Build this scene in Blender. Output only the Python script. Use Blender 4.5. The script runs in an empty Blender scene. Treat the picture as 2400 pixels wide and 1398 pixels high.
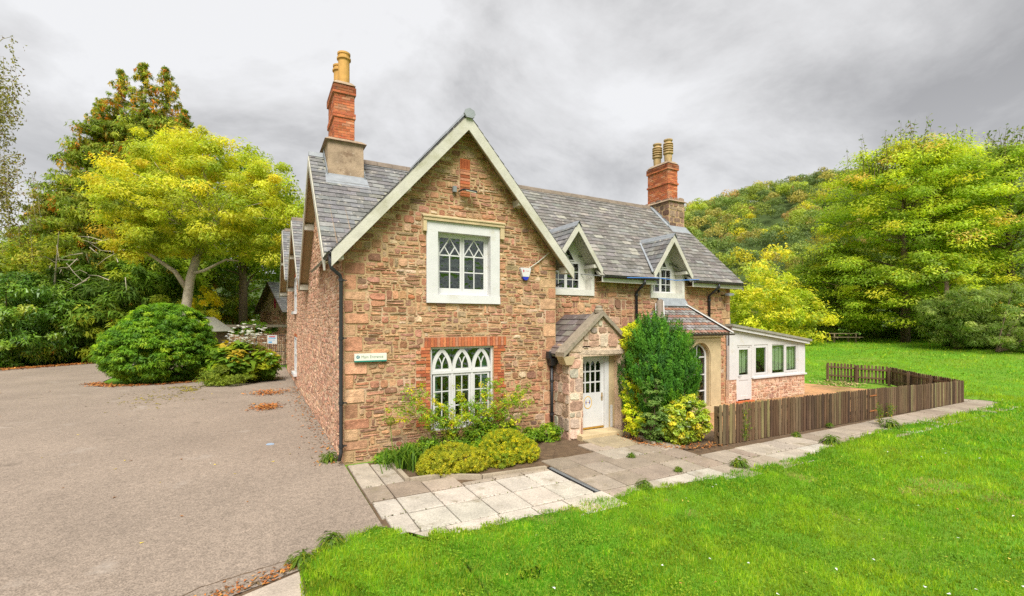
import bpy, math, random
import numpy as np
from mathutils import Vector, Matrix
R = random.Random(7)
G = np.random.default_rng(11)
SC = bpy.context.scene

# ------------------------------------------------------------------ camera
CAM = (-1.64, -10.68, 3.1)
YAW = math.radians(28.6)
FW = (math.sin(YAW), math.cos(YAW)); RT = (math.cos(YAW), -math.sin(YAW))
cd = bpy.data.cameras.new('camera'); cam = bpy.data.objects.new('camera', cd)
SC.collection.objects.link(cam)
cam.location = CAM; cam.rotation_euler = (math.radians(90), 0, -YAW)
cd.sensor_fit = 'HORIZONTAL'; cd.sensor_width = 36.0; cd.lens = 36*1091/2400
cd.shift_y = 56/2400; cd.clip_start = 0.05; cd.clip_end = 4000
SC.camera = cam

# ------------------------------------------------------------------ sky, sun, exposure
SUN_EL, SUN_AZ = math.radians(52), math.radians(205)      # azimuth clockwise from +y
wd = bpy.data.worlds.new('World'); SC.world = wd; wd.use_nodes = True
nt = wd.node_tree; nt.nodes.clear()
def wn(t, **k):
    n = nt.nodes.new(t)
    for a, v in k.items(): setattr(n, a, v)
    return n
def wl(a, b): nt.links.new(a, b)
out = wn('ShaderNodeOutputWorld'); bg = wn('ShaderNodeBackground'); bg.inputs[1].default_value = 0.1
sky = wn('ShaderNodeTexSky'); sky.sky_type = 'NISHITA'; sky.sun_disc = False
sky.sun_elevation = SUN_EL; sky.sun_rotation = SUN_AZ
tc = wn('ShaderNodeTexCoord'); sp = wn('ShaderNodeSeparateXYZ'); wl(tc.outputs['Generated'], sp.inputs[0])
mx = wn('ShaderNodeMath', operation='MAXIMUM'); wl(sp.outputs[2], mx.inputs[0]); mx.inputs[1].default_value = 0.0
ad = wn('ShaderNodeMath', operation='ADD'); wl(mx.outputs[0], ad.inputs[0]); ad.inputs[1].default_value = 0.34
dx = wn('ShaderNodeMath', operation='DIVIDE'); wl(sp.outputs[0], dx.inputs[0]); wl(ad.outputs[0], dx.inputs[1])
dy = wn('ShaderNodeMath', operation='DIVIDE'); wl(sp.outputs[1], dy.inputs[0]); wl(ad.outputs[0], dy.inputs[1])
cb = wn('ShaderNodeCombineXYZ'); wl(dx.outputs[0], cb.inputs[0]); wl(dy.outputs[0], cb.inputs[1]); cb.inputs[2].default_value = 49.5
n1 = wn('ShaderNodeTexNoise'); wl(cb.outputs[0], n1.inputs['Vector'])
n1.inputs['Scale'].default_value = 1.55; n1.inputs['Detail'].default_value = 9; n1.inputs['Roughness'].default_value = 0.60
n1.inputs['Distortion'].default_value = 0.35
n2 = wn('ShaderNodeTexNoise'); wl(cb.outputs[0], n2.inputs['Vector'])
n2.inputs['Scale'].default_value = 0.7; n2.inputs['Detail'].default_value = 3
mm = wn('ShaderNodeMath', operation='MULTIPLY_ADD'); wl(n2.outputs['Fac'], mm.inputs[0]); mm.inputs[1].default_value = 0.6
wl(n1.outputs['Fac'], mm.inputs[2])
rp = wn('ShaderNodeValToRGB'); wl(mm.outputs[0], rp.inputs[0])
e = rp.color_ramp.elements
e[0].position = 0.63; e[0].color = (0.160, 0.158, 0.159, 1)
e[1].position = 0.97; e[1].color = (0.365, 0.365, 0.368, 1)
m_ = e.new(0.75); m_.color = (0.232, 0.230, 0.230, 1)
m_ = e.new(0.84); m_.color = (0.298, 0.296, 0.296, 1)
# the cloud sheet thins towards the horizon all round
hz = wn('ShaderNodeMapRange'); hz.interpolation_type = 'SMOOTHSTEP'; wl(sp.outputs[2], hz.inputs[0])
for i_, v_ in enumerate((0.42, 0.0, 0.0, 0.62)): hz.inputs[i_+1].default_value = v_
hm = wn('ShaderNodeMix', data_type='RGBA'); wl(hz.outputs[0], hm.inputs[0]); wl(rp.outputs[0], hm.inputs[6]); hm.inputs[7].default_value = (0.345, 0.345, 0.348, 1)
sc10 = wn('ShaderNodeVectorMath', operation='SCALE'); wl(hm.outputs[2], sc10.inputs[0]); sc10.inputs['Scale'].default_value = 5.7
mix = wn('ShaderNodeMix', data_type='RGBA'); mix.inputs[0].default_value = 0.975
wl(sky.outputs[0], mix.inputs[6]); wl(sc10.outputs[0], mix.inputs[7])
wl(mix.outputs[2], bg.inputs[0]); wl(bg.outputs[0], out.inputs[0])

sd = bpy.data.lights.new('sun', 'SUN'); sun = bpy.data.objects.new('sun', sd); SC.collection.objects.link(sun)
sd.energy = 1.5; sd.angle = math.radians(35); sd.color = (1.0, 0.97, 0.92)
sdir = Vector((math.sin(SUN_AZ)*math.cos(SUN_EL), math.cos(SUN_AZ)*math.cos(SUN_EL), math.sin(SUN_EL)))
sun.rotation_euler = (-sdir).to_track_quat('-Z', 'Y').to_euler(); sun.location = (0, 0, 60)
SC.view_settings.view_transform = 'Standard'; SC.view_settings.look = 'None'
SC.view_settings.exposure = 2.1; SC.view_settings.gamma = 1.0
SC.cycles.max_bounces = 8; SC.cycles.diffuse_bounces = 5; SC.cycles.glossy_bounces = 3
SC.cycles.transmission_bounces = 6; SC.cycles.transparent_max_bounces = 8
SC.cycles.caustics_reflective = False; SC.cycles.caustics_refractive = False
SC.cycles.use_adaptive_sampling = True; SC.cycles.adaptive_threshold = 0.01; SC.cycles.use_denoising = False

# ------------------------------------------------------------------ materials
def material(name, col=(.5, .5, .5), var=.25, scale=6., rough=.85, bump=.3, bscale=40., attr=False,
             patch=None, patch2=None, spec=.25, metal=0., fine=.0, fscale=180., stretch=None, speck=0., sscale=60.):
    """procedural surface: base (or per-piece Col attribute) x noise, optional patches (colour, scale, lo, hi)"""
    m = bpy.data.materials.new(name); m.use_nodes = True
    t = m.node_tree; b = t.nodes['Principled BSDF']
    N = lambda ty, **k: (lambda n: ([setattr(n, a, v) for a, v in k.items()], n)[1])(t.nodes.new(ty))
    geo = N('ShaderNodeNewGeometry'); vec = geo.outputs['Position']
    if stretch:
        mp = N('ShaderNodeMapping'); t.links.new(vec, mp.inputs[0]); mp.inputs['Scale'].default_value = stretch; vec = mp.outputs[0]
    def noise(s, d=5, r=.6):
        n = N('ShaderNodeTexNoise'); t.links.new(vec, n.inputs['Vector'])
        n.inputs['Scale'].default_value = s; n.inputs['Detail'].default_value = d; n.inputs['Roughness'].default_value = r
        return n.outputs['Fac']
    def ramp(f, lo, hi, a=0., c=1.):
        r = N('ShaderNodeMapRange'); t.links.new(f, r.inputs[0])
        for i, v in enumerate((lo, hi, a, c)): r.inputs[i+1].default_value = v
        return r.outputs[0]
    if attr:
        a = N('ShaderNodeAttribute'); a.attribute_name = 'Col'; base = a.outputs['Color']
    else:
        a = N('ShaderNodeRGB'); a.outputs[0].default_value = (*col, 1); base = a.outputs[0]
    def scaled(base, f):
        s = N('ShaderNodeVectorMath', operation='SCALE'); t.links.new(base, s.inputs[0]); t.links.new(f, s.inputs['Scale']); return s.outputs[0]
    base = scaled(base, ramp(noise(scale), .25, .75, 1-var, 1+var))
    if fine: base = scaled(base, ramp(noise(fscale, 2), .3, .7, 1-fine, 1+fine))
    if speck:                                   # loose aggregate: one tone per grain
        vo = N('ShaderNodeTexVoronoi'); t.links.new(vec, vo.inputs['Vector']); vo.inputs['Scale'].default_value = sscale
        sx = N('ShaderNodeSeparateColor'); t.links.new(vo.outputs['Color'], sx.inputs[0]); base = scaled(base, ramp(sx.outputs[0], 0, 1, 1-speck, 1+speck))
    for p in (patch, patch2):
        if p:
            x = N('ShaderNodeMix', data_type='RGBA'); t.links.new(ramp(noise(p[1], 6, .65), p[2], p[3]), x.inputs[0])
            t.links.new(base, x.inputs[6]); x.inputs[7].default_value = (*p[0], 1); base = x.outputs[2]
    t.links.new(base, b.inputs['Base Color'])
    b.inputs['Roughness'].default_value = rough; b.inputs['Specular IOR Level'].default_value = spec
    b.inputs['Metallic'].default_value = metal
    if bump:
        bp = N('ShaderNodeBump'); bp.inputs['Strength'].default_value = bump; bp.inputs['Distance'].default_value = .03
        t.links.new(noise(bscale, 6, .65), bp.inputs['Height']); t.links.new(bp.outputs[0], b.inputs['Normal'])
    return m

def leafmat(name, trans=.35, rough=.55, gloss=.25):
    m = bpy.data.materials.new(name); m.use_nodes = True; t = m.node_tree
    b = t.nodes['Principled BSDF']; o = t.nodes['Material Output']
    a = t.nodes.new('ShaderNodeAttribute'); a.attribute_name = 'Col'
    t.links.new(a.outputs['Color'], b.inputs['Base Color'])
    b.inputs['Roughness'].default_value = rough; b.inputs['Specular IOR Level'].default_value = gloss
    tr = t.nodes.new('ShaderNodeBsdfTranslucent')
    br = t.nodes.new('ShaderNodeVectorMath'); br.operation = 'MULTIPLY'; br.inputs[1].default_value = (1.3, 1.3, .6)
    t.links.new(a.outputs['Color'], br.inputs[0]); t.links.new(br.outputs[0], tr.inputs['Color'])
    mx = t.nodes.new('ShaderNodeMixShader'); mx.inputs[0].default_value = trans
    t.links.new(b.outputs[0], mx.inputs[1]); t.links.new(tr.outputs[0], mx.inputs[2]); t.links.new(mx.outputs[0], o.inputs[0])
    return m

def glassmat(name, tint, refl=.35, wave=.25):
    m = bpy.data.materials.new(name); m.use_nodes = True; t = m.node_tree; o = t.nodes['Material Output']
    t.nodes.remove(t.nodes['Principled BSDF'])
    geo = t.nodes.new('ShaderNodeNewGeometry')
    nz = t.nodes.new('ShaderNodeTexNoise'); nz.inputs['Scale'].default_value = 3.2; nz.inputs['Detail'].default_value = 2; t.links.new(geo.outputs['Position'], nz.inputs['Vector'])
    bp = t.nodes.new('ShaderNodeBump'); bp.inputs['Strength'].default_value = wave; bp.inputs['Distance'].default_value = .12; t.links.new(nz.outputs['Fac'], bp.inputs['Height'])
    tr = t.nodes.new('ShaderNodeBsdfTransparent'); tr.inputs[0].default_value = (*tint, 1)
    gl = t.nodes.new('ShaderNodeBsdfGlossy'); gl.inputs['Roughness'].default_value = .03; gl.inputs[0].default_value = (.92, .95, .93, 1); t.links.new(bp.outputs[0], gl.inputs['Normal'])
    io = t.nodes.new('ShaderNodeMapRange'); t.links.new(geo.outputs['Backfacing'], io.inputs[0]); io.inputs[3].default_value = 1.5; io.inputs[4].default_value = 1/1.5
    fr = t.nodes.new('ShaderNodeFresnel'); t.links.new(io.outputs[0], fr.inputs[0])
    mr = t.nodes.new('ShaderNodeMath'); mr.operation = 'MULTIPLY_ADD'; mr.inputs[1].default_value = 1.0; mr.inputs[2].default_value = refl
    t.links.new(fr.outputs[0], mr.inputs[0])
    mx = t.nodes.new('ShaderNodeMixShader'); t.links.new(mr.outputs[0], mx.inputs[0])
    t.links.new(tr.outputs[0], mx.inputs[1]); t.links.new(gl.outputs[0], mx.inputs[2]); t.links.new(mx.outputs[0], o.inputs[0])
    return m

M = {}
M['stone'] = material('rubble stone', attr=True, var=.38, scale=9, rough=.9, bump=.9, bscale=28, fine=.22, fscale=90,
                      patch=((.60, .47, .34), 5.5, .64, .78), patch2=((.13, .085, .055), 2.6, .68, .86))
M['mortar'] = material('tan lime mortar', (.46, .31, .165), var=.22, scale=5, bump=.8, bscale=45, fine=.15,
                       patch=((.60, .44, .31), 1.6, .52, .68), patch2=((.25, .15, .07), 4, .66, .8))
M['mortar2'] = material('pale pink mortar', (.68, .50, .36), var=.2, scale=5, bump=.8, bscale=45, fine=.15,
                        patch=((.40, .27, .17), 1.3, .55, .7))
M['slate'] = material('roof slate', attr=True, var=.28, scale=7, rough=.62, bump=.35, bscale=30, spec=.4, fine=.18,
                      patch=((.40, .37, .31), 5.5, .57, .70), patch2=((.08, .058, .044), 2.6, .60, .78))
M['tile'] = material('clay tile', attr=True, var=.2, scale=9, rough=.8, bump=.4, bscale=50)
M['brick'] = material('red brick', attr=True, var=.2, scale=14, rough=.88, bump=.5, bscale=60, fine=.15,
                      patch=((.13, .07, .05), 3.2, .58, .76))
M['brickmortar'] = material('brick joint mortar', (.42, .26, .16), var=.25, scale=10, bump=.4)
M['white'] = material('white paint', (.57, .56, .545), var=.07, scale=3, rough=.5, bump=.15, bscale=30, spec=.35, patch=((.50, .47, .40), 2.3, .58, .75))
M['oldwhite'] = material('worn white paint', (.58, .56, .50), var=.12, scale=4, rough=.6, bump=.25, bscale=30,
                         patch=((.36, .25, .15), 7, .71, .76))
M['barge'] = material('weathered cream paint', (.50, .475, .40), var=.16, scale=4, rough=.7, bump=.25, bscale=25,
                      patch=((.30, .26, .17), 9, .70, .78), patch2=((.36, .34, .25), 2.0, .50, .68))
M['soffit'] = material('tan soffit paint', (.38, .29, .17), var=.15, scale=3, rough=.8, bump=.1)
M['blackpipe'] = material('black painted iron', (.022, .022, .024), var=.2, rough=.42, bump=.05, spec=.5)
M['lead'] = material('lead flashing', (.25, .265, .28), var=.22, scale=5, rough=.55, bump=.2, bscale=15, spec=.4)
M['render'] = material('stained render', (.34, .25, .165), var=.3, scale=3, rough=.95, bump=.5, bscale=30,
                       patch=((.14, .085, .05), 2.4, .55, .74), patch2=((.55, .48, .38), 4.5, .62, .75))
M['pot'] = material('buff chimney pot', (.54, .30, .085), var=.22, scale=5, rough=.75, bump=.15, patch=((.20, .13, .06), 4, .58, .78))
M['potdark'] = material('weathered chimney pot', (.45, .31, .15), var=.3, scale=7, rough=.8, bump=.15, patch=((.16, .12, .07), 5, .58, .75))
M['ridge'] = material('weathered ridge tile', (.19, .15, .115), var=.3, scale=5, bump=.3, patch=((.30, .26, .18), 6, .6, .75))
M['dark'] = material('dark interior', (.02, .018, .016), var=.1, bump=0)
M['room'] = material('interior plaster', (.30, .27, .22), var=.1, bump=0)
M['glass'] = glassmat('window glass', (.70, .78, .72), .05, .6)
M['glassd'] = glassmat('dark window glass', (.40, .42, .38), .06, .6)
M['glass2'] = glassmat('tinted window glass', (.84, .90, .83), .05)
M['ashlar'] = material('buff ashlar', (.49, .38, .22), var=.18, scale=3, rough=.9, bump=.3, bscale=35, fine=.08,
                       patch=((.22, .17, .13), 2.0, .64, .78))
M['timber'] = material('weathered fence timber', attr=True, var=.35, scale=5, rough=.9, bump=.5, bscale=22, stretch=(3, 3, .35),
                       patch=((.20, .16, .07), 3, .64, .82))
M['slab'] = material('concrete paving slab', attr=True, var=.20, scale=2.5, rough=.9, bump=.35, bscale=60, fine=.14, fscale=30, speck=.08, sscale=70,
                     patch=((.22, .18, .115), 1.9, .57, .74), patch2=((.50, .46, .39), 3.3, .66, .76))
M['asphalt'] = material('weathered tarmac', (.252, .200, .156), var=.17, scale=.35, rough=.93, bump=0, fine=.12, fscale=9, speck=.34, sscale=70,
                        patch=((.36, .31, .26), .8, .60, .78), patch2=((.14, .112, .085), 1.3, .60, .78))
M['soil'] = material('bed soil', (.13, .085, .05), var=.4, scale=6, bump=.8, bscale=40)
M['yard'] = material('mossy gravel yard', (.34, .19, .09), var=.35, scale=2.5, bump=.8, bscale=60, fine=.3, fscale=60,
                     patch=((.20, .21, .03), .8, .50, .68), patch2=((.52, .28, .13), .6, .46, .58))
M['turf'] = material('lawn turf', (.11, .25, .012), var=.3, scale=1.2, bump=.6, bscale=60, fine=.35, fscale=70,
                     patch=((.17, .25, .02), .35, .50, .75))
M['grass'] = leafmat('grass blades', .5, .55, .2)
M['leaf'] = leafmat('leaves', .5, .5, .25)
M['gloss'] = leafmat('glossy leaves', .35, .36, .45)
M['needle'] = leafmat('needles', .4, .6, .2)
M['bark'] = material('pale bark', (.42, .36, .27), var=.3, scale=4, bump=.7, bscale=20, patch=((.18, .15, .09), 2.5, .58, .75))
M['barkdark'] = material('dark bark', (.16, .11, .075), var=.35, scale=4, bump=.8, bscale=20)
M['litter'] = material('fallen leaves', attr=True, var=.25, scale=20, bump=0, rough=.8)
M['green'] = material('green sign edge', (.02, .19, .14), var=.05, bump=0, rough=.4)
M['cream'] = material('cream sign face', (.66, .66, .56), var=.05, bump=0, rough=.4)
M['teal'] = material('teal sign print', (.02, .16, .18), var=.05, bump=0, rough=.5)
M['ink'] = material('grey green sign print', (.20, .26, .17), var=.05, bump=0, rough=.5)
M['blue'] = material('blue plastic', (.012, .03, .40), var=.05, bump=0, rough=.3, spec=.5)
M['red'] = material('red print', (.45, .03, .07), var=.05, bump=0)
M['gold'] = material('yellow ring print', (.62, .37, .04), var=.05, bump=0)
M['violet'] = material('violet print', (.06, .04, .22), var=.05, bump=0)
M['brass'] = material('brass', (.55, .33, .07), var=.1, bump=0, rough=.35, metal=.7)
M['grey'] = material('grey plastic', (.20, .21, .21), var=.1, bump=0, rough=.5)
M['diffuser'] = material('lamp lens', (.55, .56, .46), var=.05, bump=0, rough=.3)
M['curtain'] = material('pale teal curtain', (.30, .52, .46), var=.1, bump=0)
M['blind'] = material('green grey blind', (.50, .54, .43), var=.08, bump=0)
M['felt'] = material('roofing felt', (.26, .25, .20), var=.25, scale=5, bump=.4)
M['terracotta'] = material('terracotta', (.50, .14, .05), var=.15, scale=10, bump=.2)
M['terradark'] = material('terracotta hole', (.17, .03, .012), var=.1, bump=0)
M['skylight_blue'] = material('blue rope', (.08, .22, .55), var=.1, bump=0)
M['purple'] = material('faded purple pipe', (.16, .11, .2), var=.1, bump=0, rough=.4)
M['moss'] = material('yellow moss', (.30, .22, .03), var=.3, bump=.5)
M['chalk'] = material('blue paint mark', (.26, .33, .42), var=.2, bump=0)

# ------------------------------------------------------------------ helpers
COL = SC.collection
def props(o, label=None, cat=None, group=None, kind=None):
    if label: o['label'] = label
    if cat: o['category'] = cat
    if group: o['group'] = group
    if kind: o['kind'] = kind
    return o
BASE = {}
def empty(name, loc):
    o = bpy.data.objects.new(name, None); COL.objects.link(o); o.location = loc; o.empty_display_size = .3
    BASE[o] = Vector(loc); return o
def thing(name, label, cat, loc=(0, 0, 0), group=None):
    return props(empty(name, loc), label, cat, group)
def link(name, me, mat, parent=None, loc=None):
    o = bpy.data.objects.new(name, me); COL.objects.link(o)
    if mat is not None and not me.materials: me.materials.append(mat)
    if loc is not None: o.location = loc
    BASE[o] = Vector(loc) if loc is not None else Vector((0, 0, 0))
    if parent is not None:
        o.parent = parent
        # parents are only ever translated, so undo the whole chain of translations
        off = Vector((0, 0, 0)); p = parent
        off = TOT(p)
        o.matrix_parent_inverse = Matrix.Translation(-off)
    return o
def TOT(p):
    # world translation of p (inverse already applied for children: their world = own location)
    return BASE[p]
def npmesh(name, V, F, col=None, smooth=False):
    me = bpy.data.meshes.new(name); V = np.ascontiguousarray(V, np.float32); F = np.ascontiguousarray(F, np.int32)
    m, k = F.shape
    me.vertices.add(len(V)); me.vertices.foreach_set('co', V.ravel())
    me.loops.add(m*k); me.loops.foreach_set('vertex_index', F.ravel())
    me.polygons.add(m); me.polygons.foreach_set('loop_start', np.arange(0, m*k, k, dtype=np.int32))
    if smooth: me.polygons.foreach_set('use_smooth', np.ones(m, bool))
    me.update(calc_edges=True)
    if col is not None: setcol(me, col)
    return me
def setcol(me, col):
    a = me.attributes.new('Col', 'FLOAT_COLOR', 'POINT')
    c = np.ones((len(me.vertices), 4), np.float32); c[:, :3] = col
    a.data.foreach_set('color', c.ravel())

class MB:
    """collects polygons; build() links them as ONE mesh object"""
    def __init__(s): s.v = []; s.f = []; s.c = []
    def poly(s, pts, faces, col=None):
        n = len(s.v); s.v += [tuple(p) for p in pts]; s.f += [tuple(i+n for i in f) for f in faces]
        s.c += [col or (.5, .5, .5)]*len(pts); return s
    def hexa(s, p, col=None):    # p: 4 bottom (ccw from above) + 4 top
        return s.poly(p, [(3, 2, 1, 0), (4, 5, 6, 7), (0, 1, 5, 4), (1, 2, 6, 5), (2, 3, 7, 6), (3, 0, 4, 7)], col)
    def box(s, x0, x1, y0, y1, z0, z1, col=None):
        return s.hexa([(x0, y0, z0), (x1, y0, z0), (x1, y1, z0), (x0, y1, z0), (x0, y0, z1), (x1, y0, z1), (x1, y1, z1), (x0, y1, z1)], col)
    def prism(s, poly, vec, col=None):     # polygon (3d points) extruded by vec
        n = len(poly); v = Vector(vec); q = [Vector(p) for p in poly] + [Vector(p)+v for p in poly]
        nrm = Vector((0, 0, 0))
        for i in range(n): nrm += (q[i]-q[0]).cross(q[(i+1) % n]-q[0])
        fl = nrm.dot(v) > 0
        a, b = tuple(range(n)), tuple(range(n, 2*n))
        fs = [a[::-1] if fl else a, b if fl else b[::-1]]
        for i in range(n):
            j = (i+1) % n; t = (i, j, n+j, n+i); fs.append(t if fl else t[::-1])
        return s.poly(q, fs, col)
    def slab(s, quad, t, col=None):        # quad extruded along its downward normal
        a, b, c = Vector(quad[0]), Vector(quad[1]), Vector(quad[2]); n = (b-a).cross(c-a).normalized()
        if n.z < 0: n = -n
        return s.prism(quad, -n*t, col)
    def tube(s, pts, rad, k=8, col=None, cap=True):
        pts = [Vector(p) for p in pts]; rad = rad if isinstance(rad, (list, tuple)) else [rad]*len(pts)
        base = len(s.v); prev = None
        for i, p in enumerate(pts):
            d = (pts[min(i+1, len(pts)-1)]-pts[max(i-1, 0)]).normalized()
            if prev is None: x = d.orthogonal().normalized()
            else: x = (prev - d*prev.dot(d)).normalized()
            prev = x; y = d.cross(x)
            for j in range(k):
                a = 2*math.pi*j/k; q = p + x*(math.cos(a)*rad[i]) + y*(math.sin(a)*rad[i]); s.v.append(tuple(q)); s.c.append(col or (.5, .5, .5))
        for i in range(len(pts)-1):
            for j in range(k):
                a, b = base+i*k+j, base+i*k+(j+1) % k; s.f.append((a, b, b+k, a+k))
        if cap: s.f.append(tuple(range(base+k-1, base-1, -1))); s.f.append(tuple(range(base+(len(pts)-1)*k, base+len(pts)*k)))
        return s
    def lathe(s, c, prof, k=16, col=None):  # prof: (r, z)
        base = len(s.v)
        for r, z in prof:
            for j in range(k):
                a = 2*math.pi*j/k; s.v.append((c[0]+r*math.cos(a), c[1]+r*math.sin(a), c[2]+z)); s.c.append(col or (.5, .5, .5))
        for i in range(len(prof)-1):
            for j in range(k):
                a, b = base+i*k+j, base+i*k+(j+1) % k; s.f.append((a, b, b+k, a+k))
        s.f.append(tuple(range(base+k-1, base-1, -1))); s.f.append(tuple(range(base+(len(prof)-1)*k, base+len(prof)*k)))
        return s
    def ribbon(s, pts, w, y0, y1, ax='y', col=None):
        """bar of width w swept along pts (u, v) in a wall plane; depth y0..y1 across the plane"""
        P = [Vector((a, b)) for a, b in pts]; n = len(P); L = []; Rr = []
        for i in range(n):
            d = (P[min(i+1, n-1)]-P[max(i-1, 0)]).normalized(); m = Vector((-d.y, d.x))*w/2
            L.append(P[i]+m); Rr.append(P[i]-m)
        def pt(q, y): return (q.x, y, q.y) if ax == 'y' else (y, q.x, q.y)
        for i in range(n-1):
            a = [pt(Rr[i], y0), pt(Rr[i+1], y0), pt(Rr[i+1], y1), pt(Rr[i], y1), pt(L[i], y0), pt(L[i+1], y0), pt(L[i+1], y1), pt(L[i], y1)]
            s.hexa(a, col)
        return s
    def mesh(s, name, smooth=False):
        me = bpy.data.meshes.new(name); me.from_pydata(s.v, [], s.f)
        if smooth: me.polygons.foreach_set('use_smooth', np.ones(len(me.polygons), bool))
        setcol(me, np.array(s.c)); me.update(); return me
    def build(s, name, mat, parent=None, smooth=False, **k):
        o = link(name, s.mesh(name, smooth), M[mat] if isinstance(mat, str) else mat, parent)
        return props(o, **k)
def depth(p): return (p[0]-CAM[0])*FW[0] + (p[1]-CAM[1])*FW[1]
def jit(c, a, rr=None):
    rr = rr or R; k = 1+rr.uniform(-a, a); return tuple(max(.003, x*k*(1+rr.uniform(-a*.25, a*.25))) for x in c)
def pick(pal, rr=None):
    rr = rr or R; t = rr.random()*sum(w for _, w in pal)
    for c, w in pal:
        t -= w
        if t <= 0: return c
    return pal[-1][0]

def pieces(name, items, mat, parent, n=300, rest='loose_rest', visible=lambda c: True):
    """items: (V, F, col, centre, area). The n that show largest become objects, the rest one stuff part"""
    if not items: return
    key = sorted(range(len(items)), key=lambda i: -(items[i][4]/max(depth(items[i][3]), 1)**2*(1 if visible(items[i][3]) else .02)))
    for i in key[:n]:
        V, F, c, ctr, ar = items[i]
        me = bpy.data.meshes.new(name); me.from_pydata(V, [], F); setcol(me, np.array([c]*len(V))); me.update()
        link(name, me, M[mat], parent)
    if len(key) > n:
        b = MB()
        for i in key[n:]: b.poly(items[i][0], items[i][1], items[i][2])
        b.build(rest, mat, parent, kind='stuff')

# ---- rubble masonry -------------------------------------------------
def clip_half(poly, a, b, c):       # keep a*u + b*v <= c
    o = []
    for i in range(len(poly)):
        p, q = poly[i], poly[(i+1) % len(poly)]; dp, dq = a*p[0]+b*p[1]-c, a*q[0]+b*q[1]-c
        if dp <= 0: o.append(p)
        if dp*dq < 0: t = dp/(dp-dq); o.append((p[0]+(q[0]-p[0])*t, p[1]+(q[1]-p[1])*t))
    return o
def area(poly): return abs(sum(poly[i][0]*poly[(i+1) % len(poly)][1]-poly[(i+1) % len(poly)][0]*poly[i][1] for i in range(len(poly))))/2
def avoid(poly, hole):
    u0, u1, v0, v1 = hole
    us = [p[0] for p in poly]; vs = [p[1] for p in poly]
    if max(us) <= u0 or min(us) >= u1 or max(vs) <= v0 or min(vs) >= v1: return poly
    best = []
    for h in ((1, 0, u0), (-1, 0, -u1), (0, 1, v0), (0, -1, -v1)):
        q = clip_half(poly, *h)
        if len(q) >= 3 and area(q) > (area(best) if best else 0): best = q
    return best
def rubble(u0, u1, v0, v1, rr, h=(.038, .112), w=(.10, .46), holes=(), clips=(), quoins=(), split=.22):
    polys = []; qh = []
    for (side, qw, qhh, a, b) in quoins:          # big corner stones
        v = a; k = 0
        while v < b:
            hh = rr.uniform(*qhh); ww = rr.uniform(*qw) if k % 2 else rr.uniform(qw[0]*.6, qw[0]*1.1); k += 1
            r = (u0, u0+ww, v, min(v+hh, b)) if side == 'L' else (u1-ww, u1, v, min(v+hh, b))
            qh.append(r); polys.append(('q', [(r[0], r[2]), (r[1], r[2]), (r[1], r[3]), (r[0], r[3])])); v += hh
    v = v0; rows = []
    while v < v1: hh = rr.uniform(*h)*(1 if rr.random() < .8 else 1.35); rows.append((v, v+hh)); v += hh
    ph = [rr.uniform(0, 6.28) for _ in range(len(rows)+2)]
    wav = lambda k, u: .018*math.sin(u*2.1+ph[k])+.010*math.sin(u*5.7+ph[k]*2)
    busy = {}
    for k, (a, b) in enumerate(rows):
        u = u0
        while u < u1:
            ww = rr.uniform(*w)*(1 if rr.random() < .75 else .6); e = min(u+ww, u1)
            skip = [x for x in busy.get(k, []) if x[0] < e and x[1] > u]
            if skip:
                s0 = min(x[0] for x in skip); s1 = max(x[1] for x in skip)
                if s0-u < .06: u = s1; continue
                e = s0
            top = b; kt = k+1
            if rr.random() < .20 and k+1 < len(rows) and e-u < .34: top = rows[k+1][1]; kt = k+2; busy.setdefault(k+1, []).append((u, e))
            q = [(u, a+wav(k, u)), (e, a+wav(k, e)), (e, top+wav(kt, e)), (u, top+wav(kt, u))]
            if kt == k+1 and rr.random() < split and b-a > .085:
                m = rr.uniform(.35, .65); L_ = (u, q[0][1]*(1-m)+q[3][1]*m); R_ = (e, q[1][1]*(1-m)+q[2][1]*m)
                polys += [('s', [q[0], q[1], R_, L_]), ('s', [L_, R_, q[2], q[3]])]
            else: polys.append(('s', q))
            u = e
    out_ = []
    for t, p in polys:
        for hh in list(holes) + (qh if t == 's' else []):
            if len(p) >= 3: p = avoid(p, hh)
        for c in clips:
            if len(p) >= 3: p = clip_half(p, *c)
        if len(p) >= 3 and area(p) > .0025: out_.append((t, p))
    return out_
TINT = (1.02, .90, .85)
MEANC = (.44, .29, .185)
def tint(p): return [(tuple((c[k]*TINT[k])*.86+MEANC[k]*.14 for k in range(3)), w) for c, w in p]
PAL = [((.34, .165, .095), 3), ((.42, .235, .13), 3), ((.46, .30, .17), 2.2), ((.40, .22, .15), 2.4), ((.27, .15, .095), 1.8),
       ((.50, .36, .235), 1.2), ((.34, .27, .165), 1.0), ((.20, .12, .085), .9), ((.54, .44, .32), .5), ((.40, .15, .07), .12)]
PALP = [((.46, .29, .20), 3), ((.52, .35, .24), 3), ((.42, .25, .17), 2), ((.56, .42, .30), 1.8), ((.34, .21, .15), 1.2), ((.47, .37, .26), 1)]
PALQ = [((.45, .26, .155), 3), ((.40, .21, .125), 2), ((.50, .34, .20), 1.3)]
PAL, PALP, PALQ = tint(PAL), tint(PALP), tint(PALQ)
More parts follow.
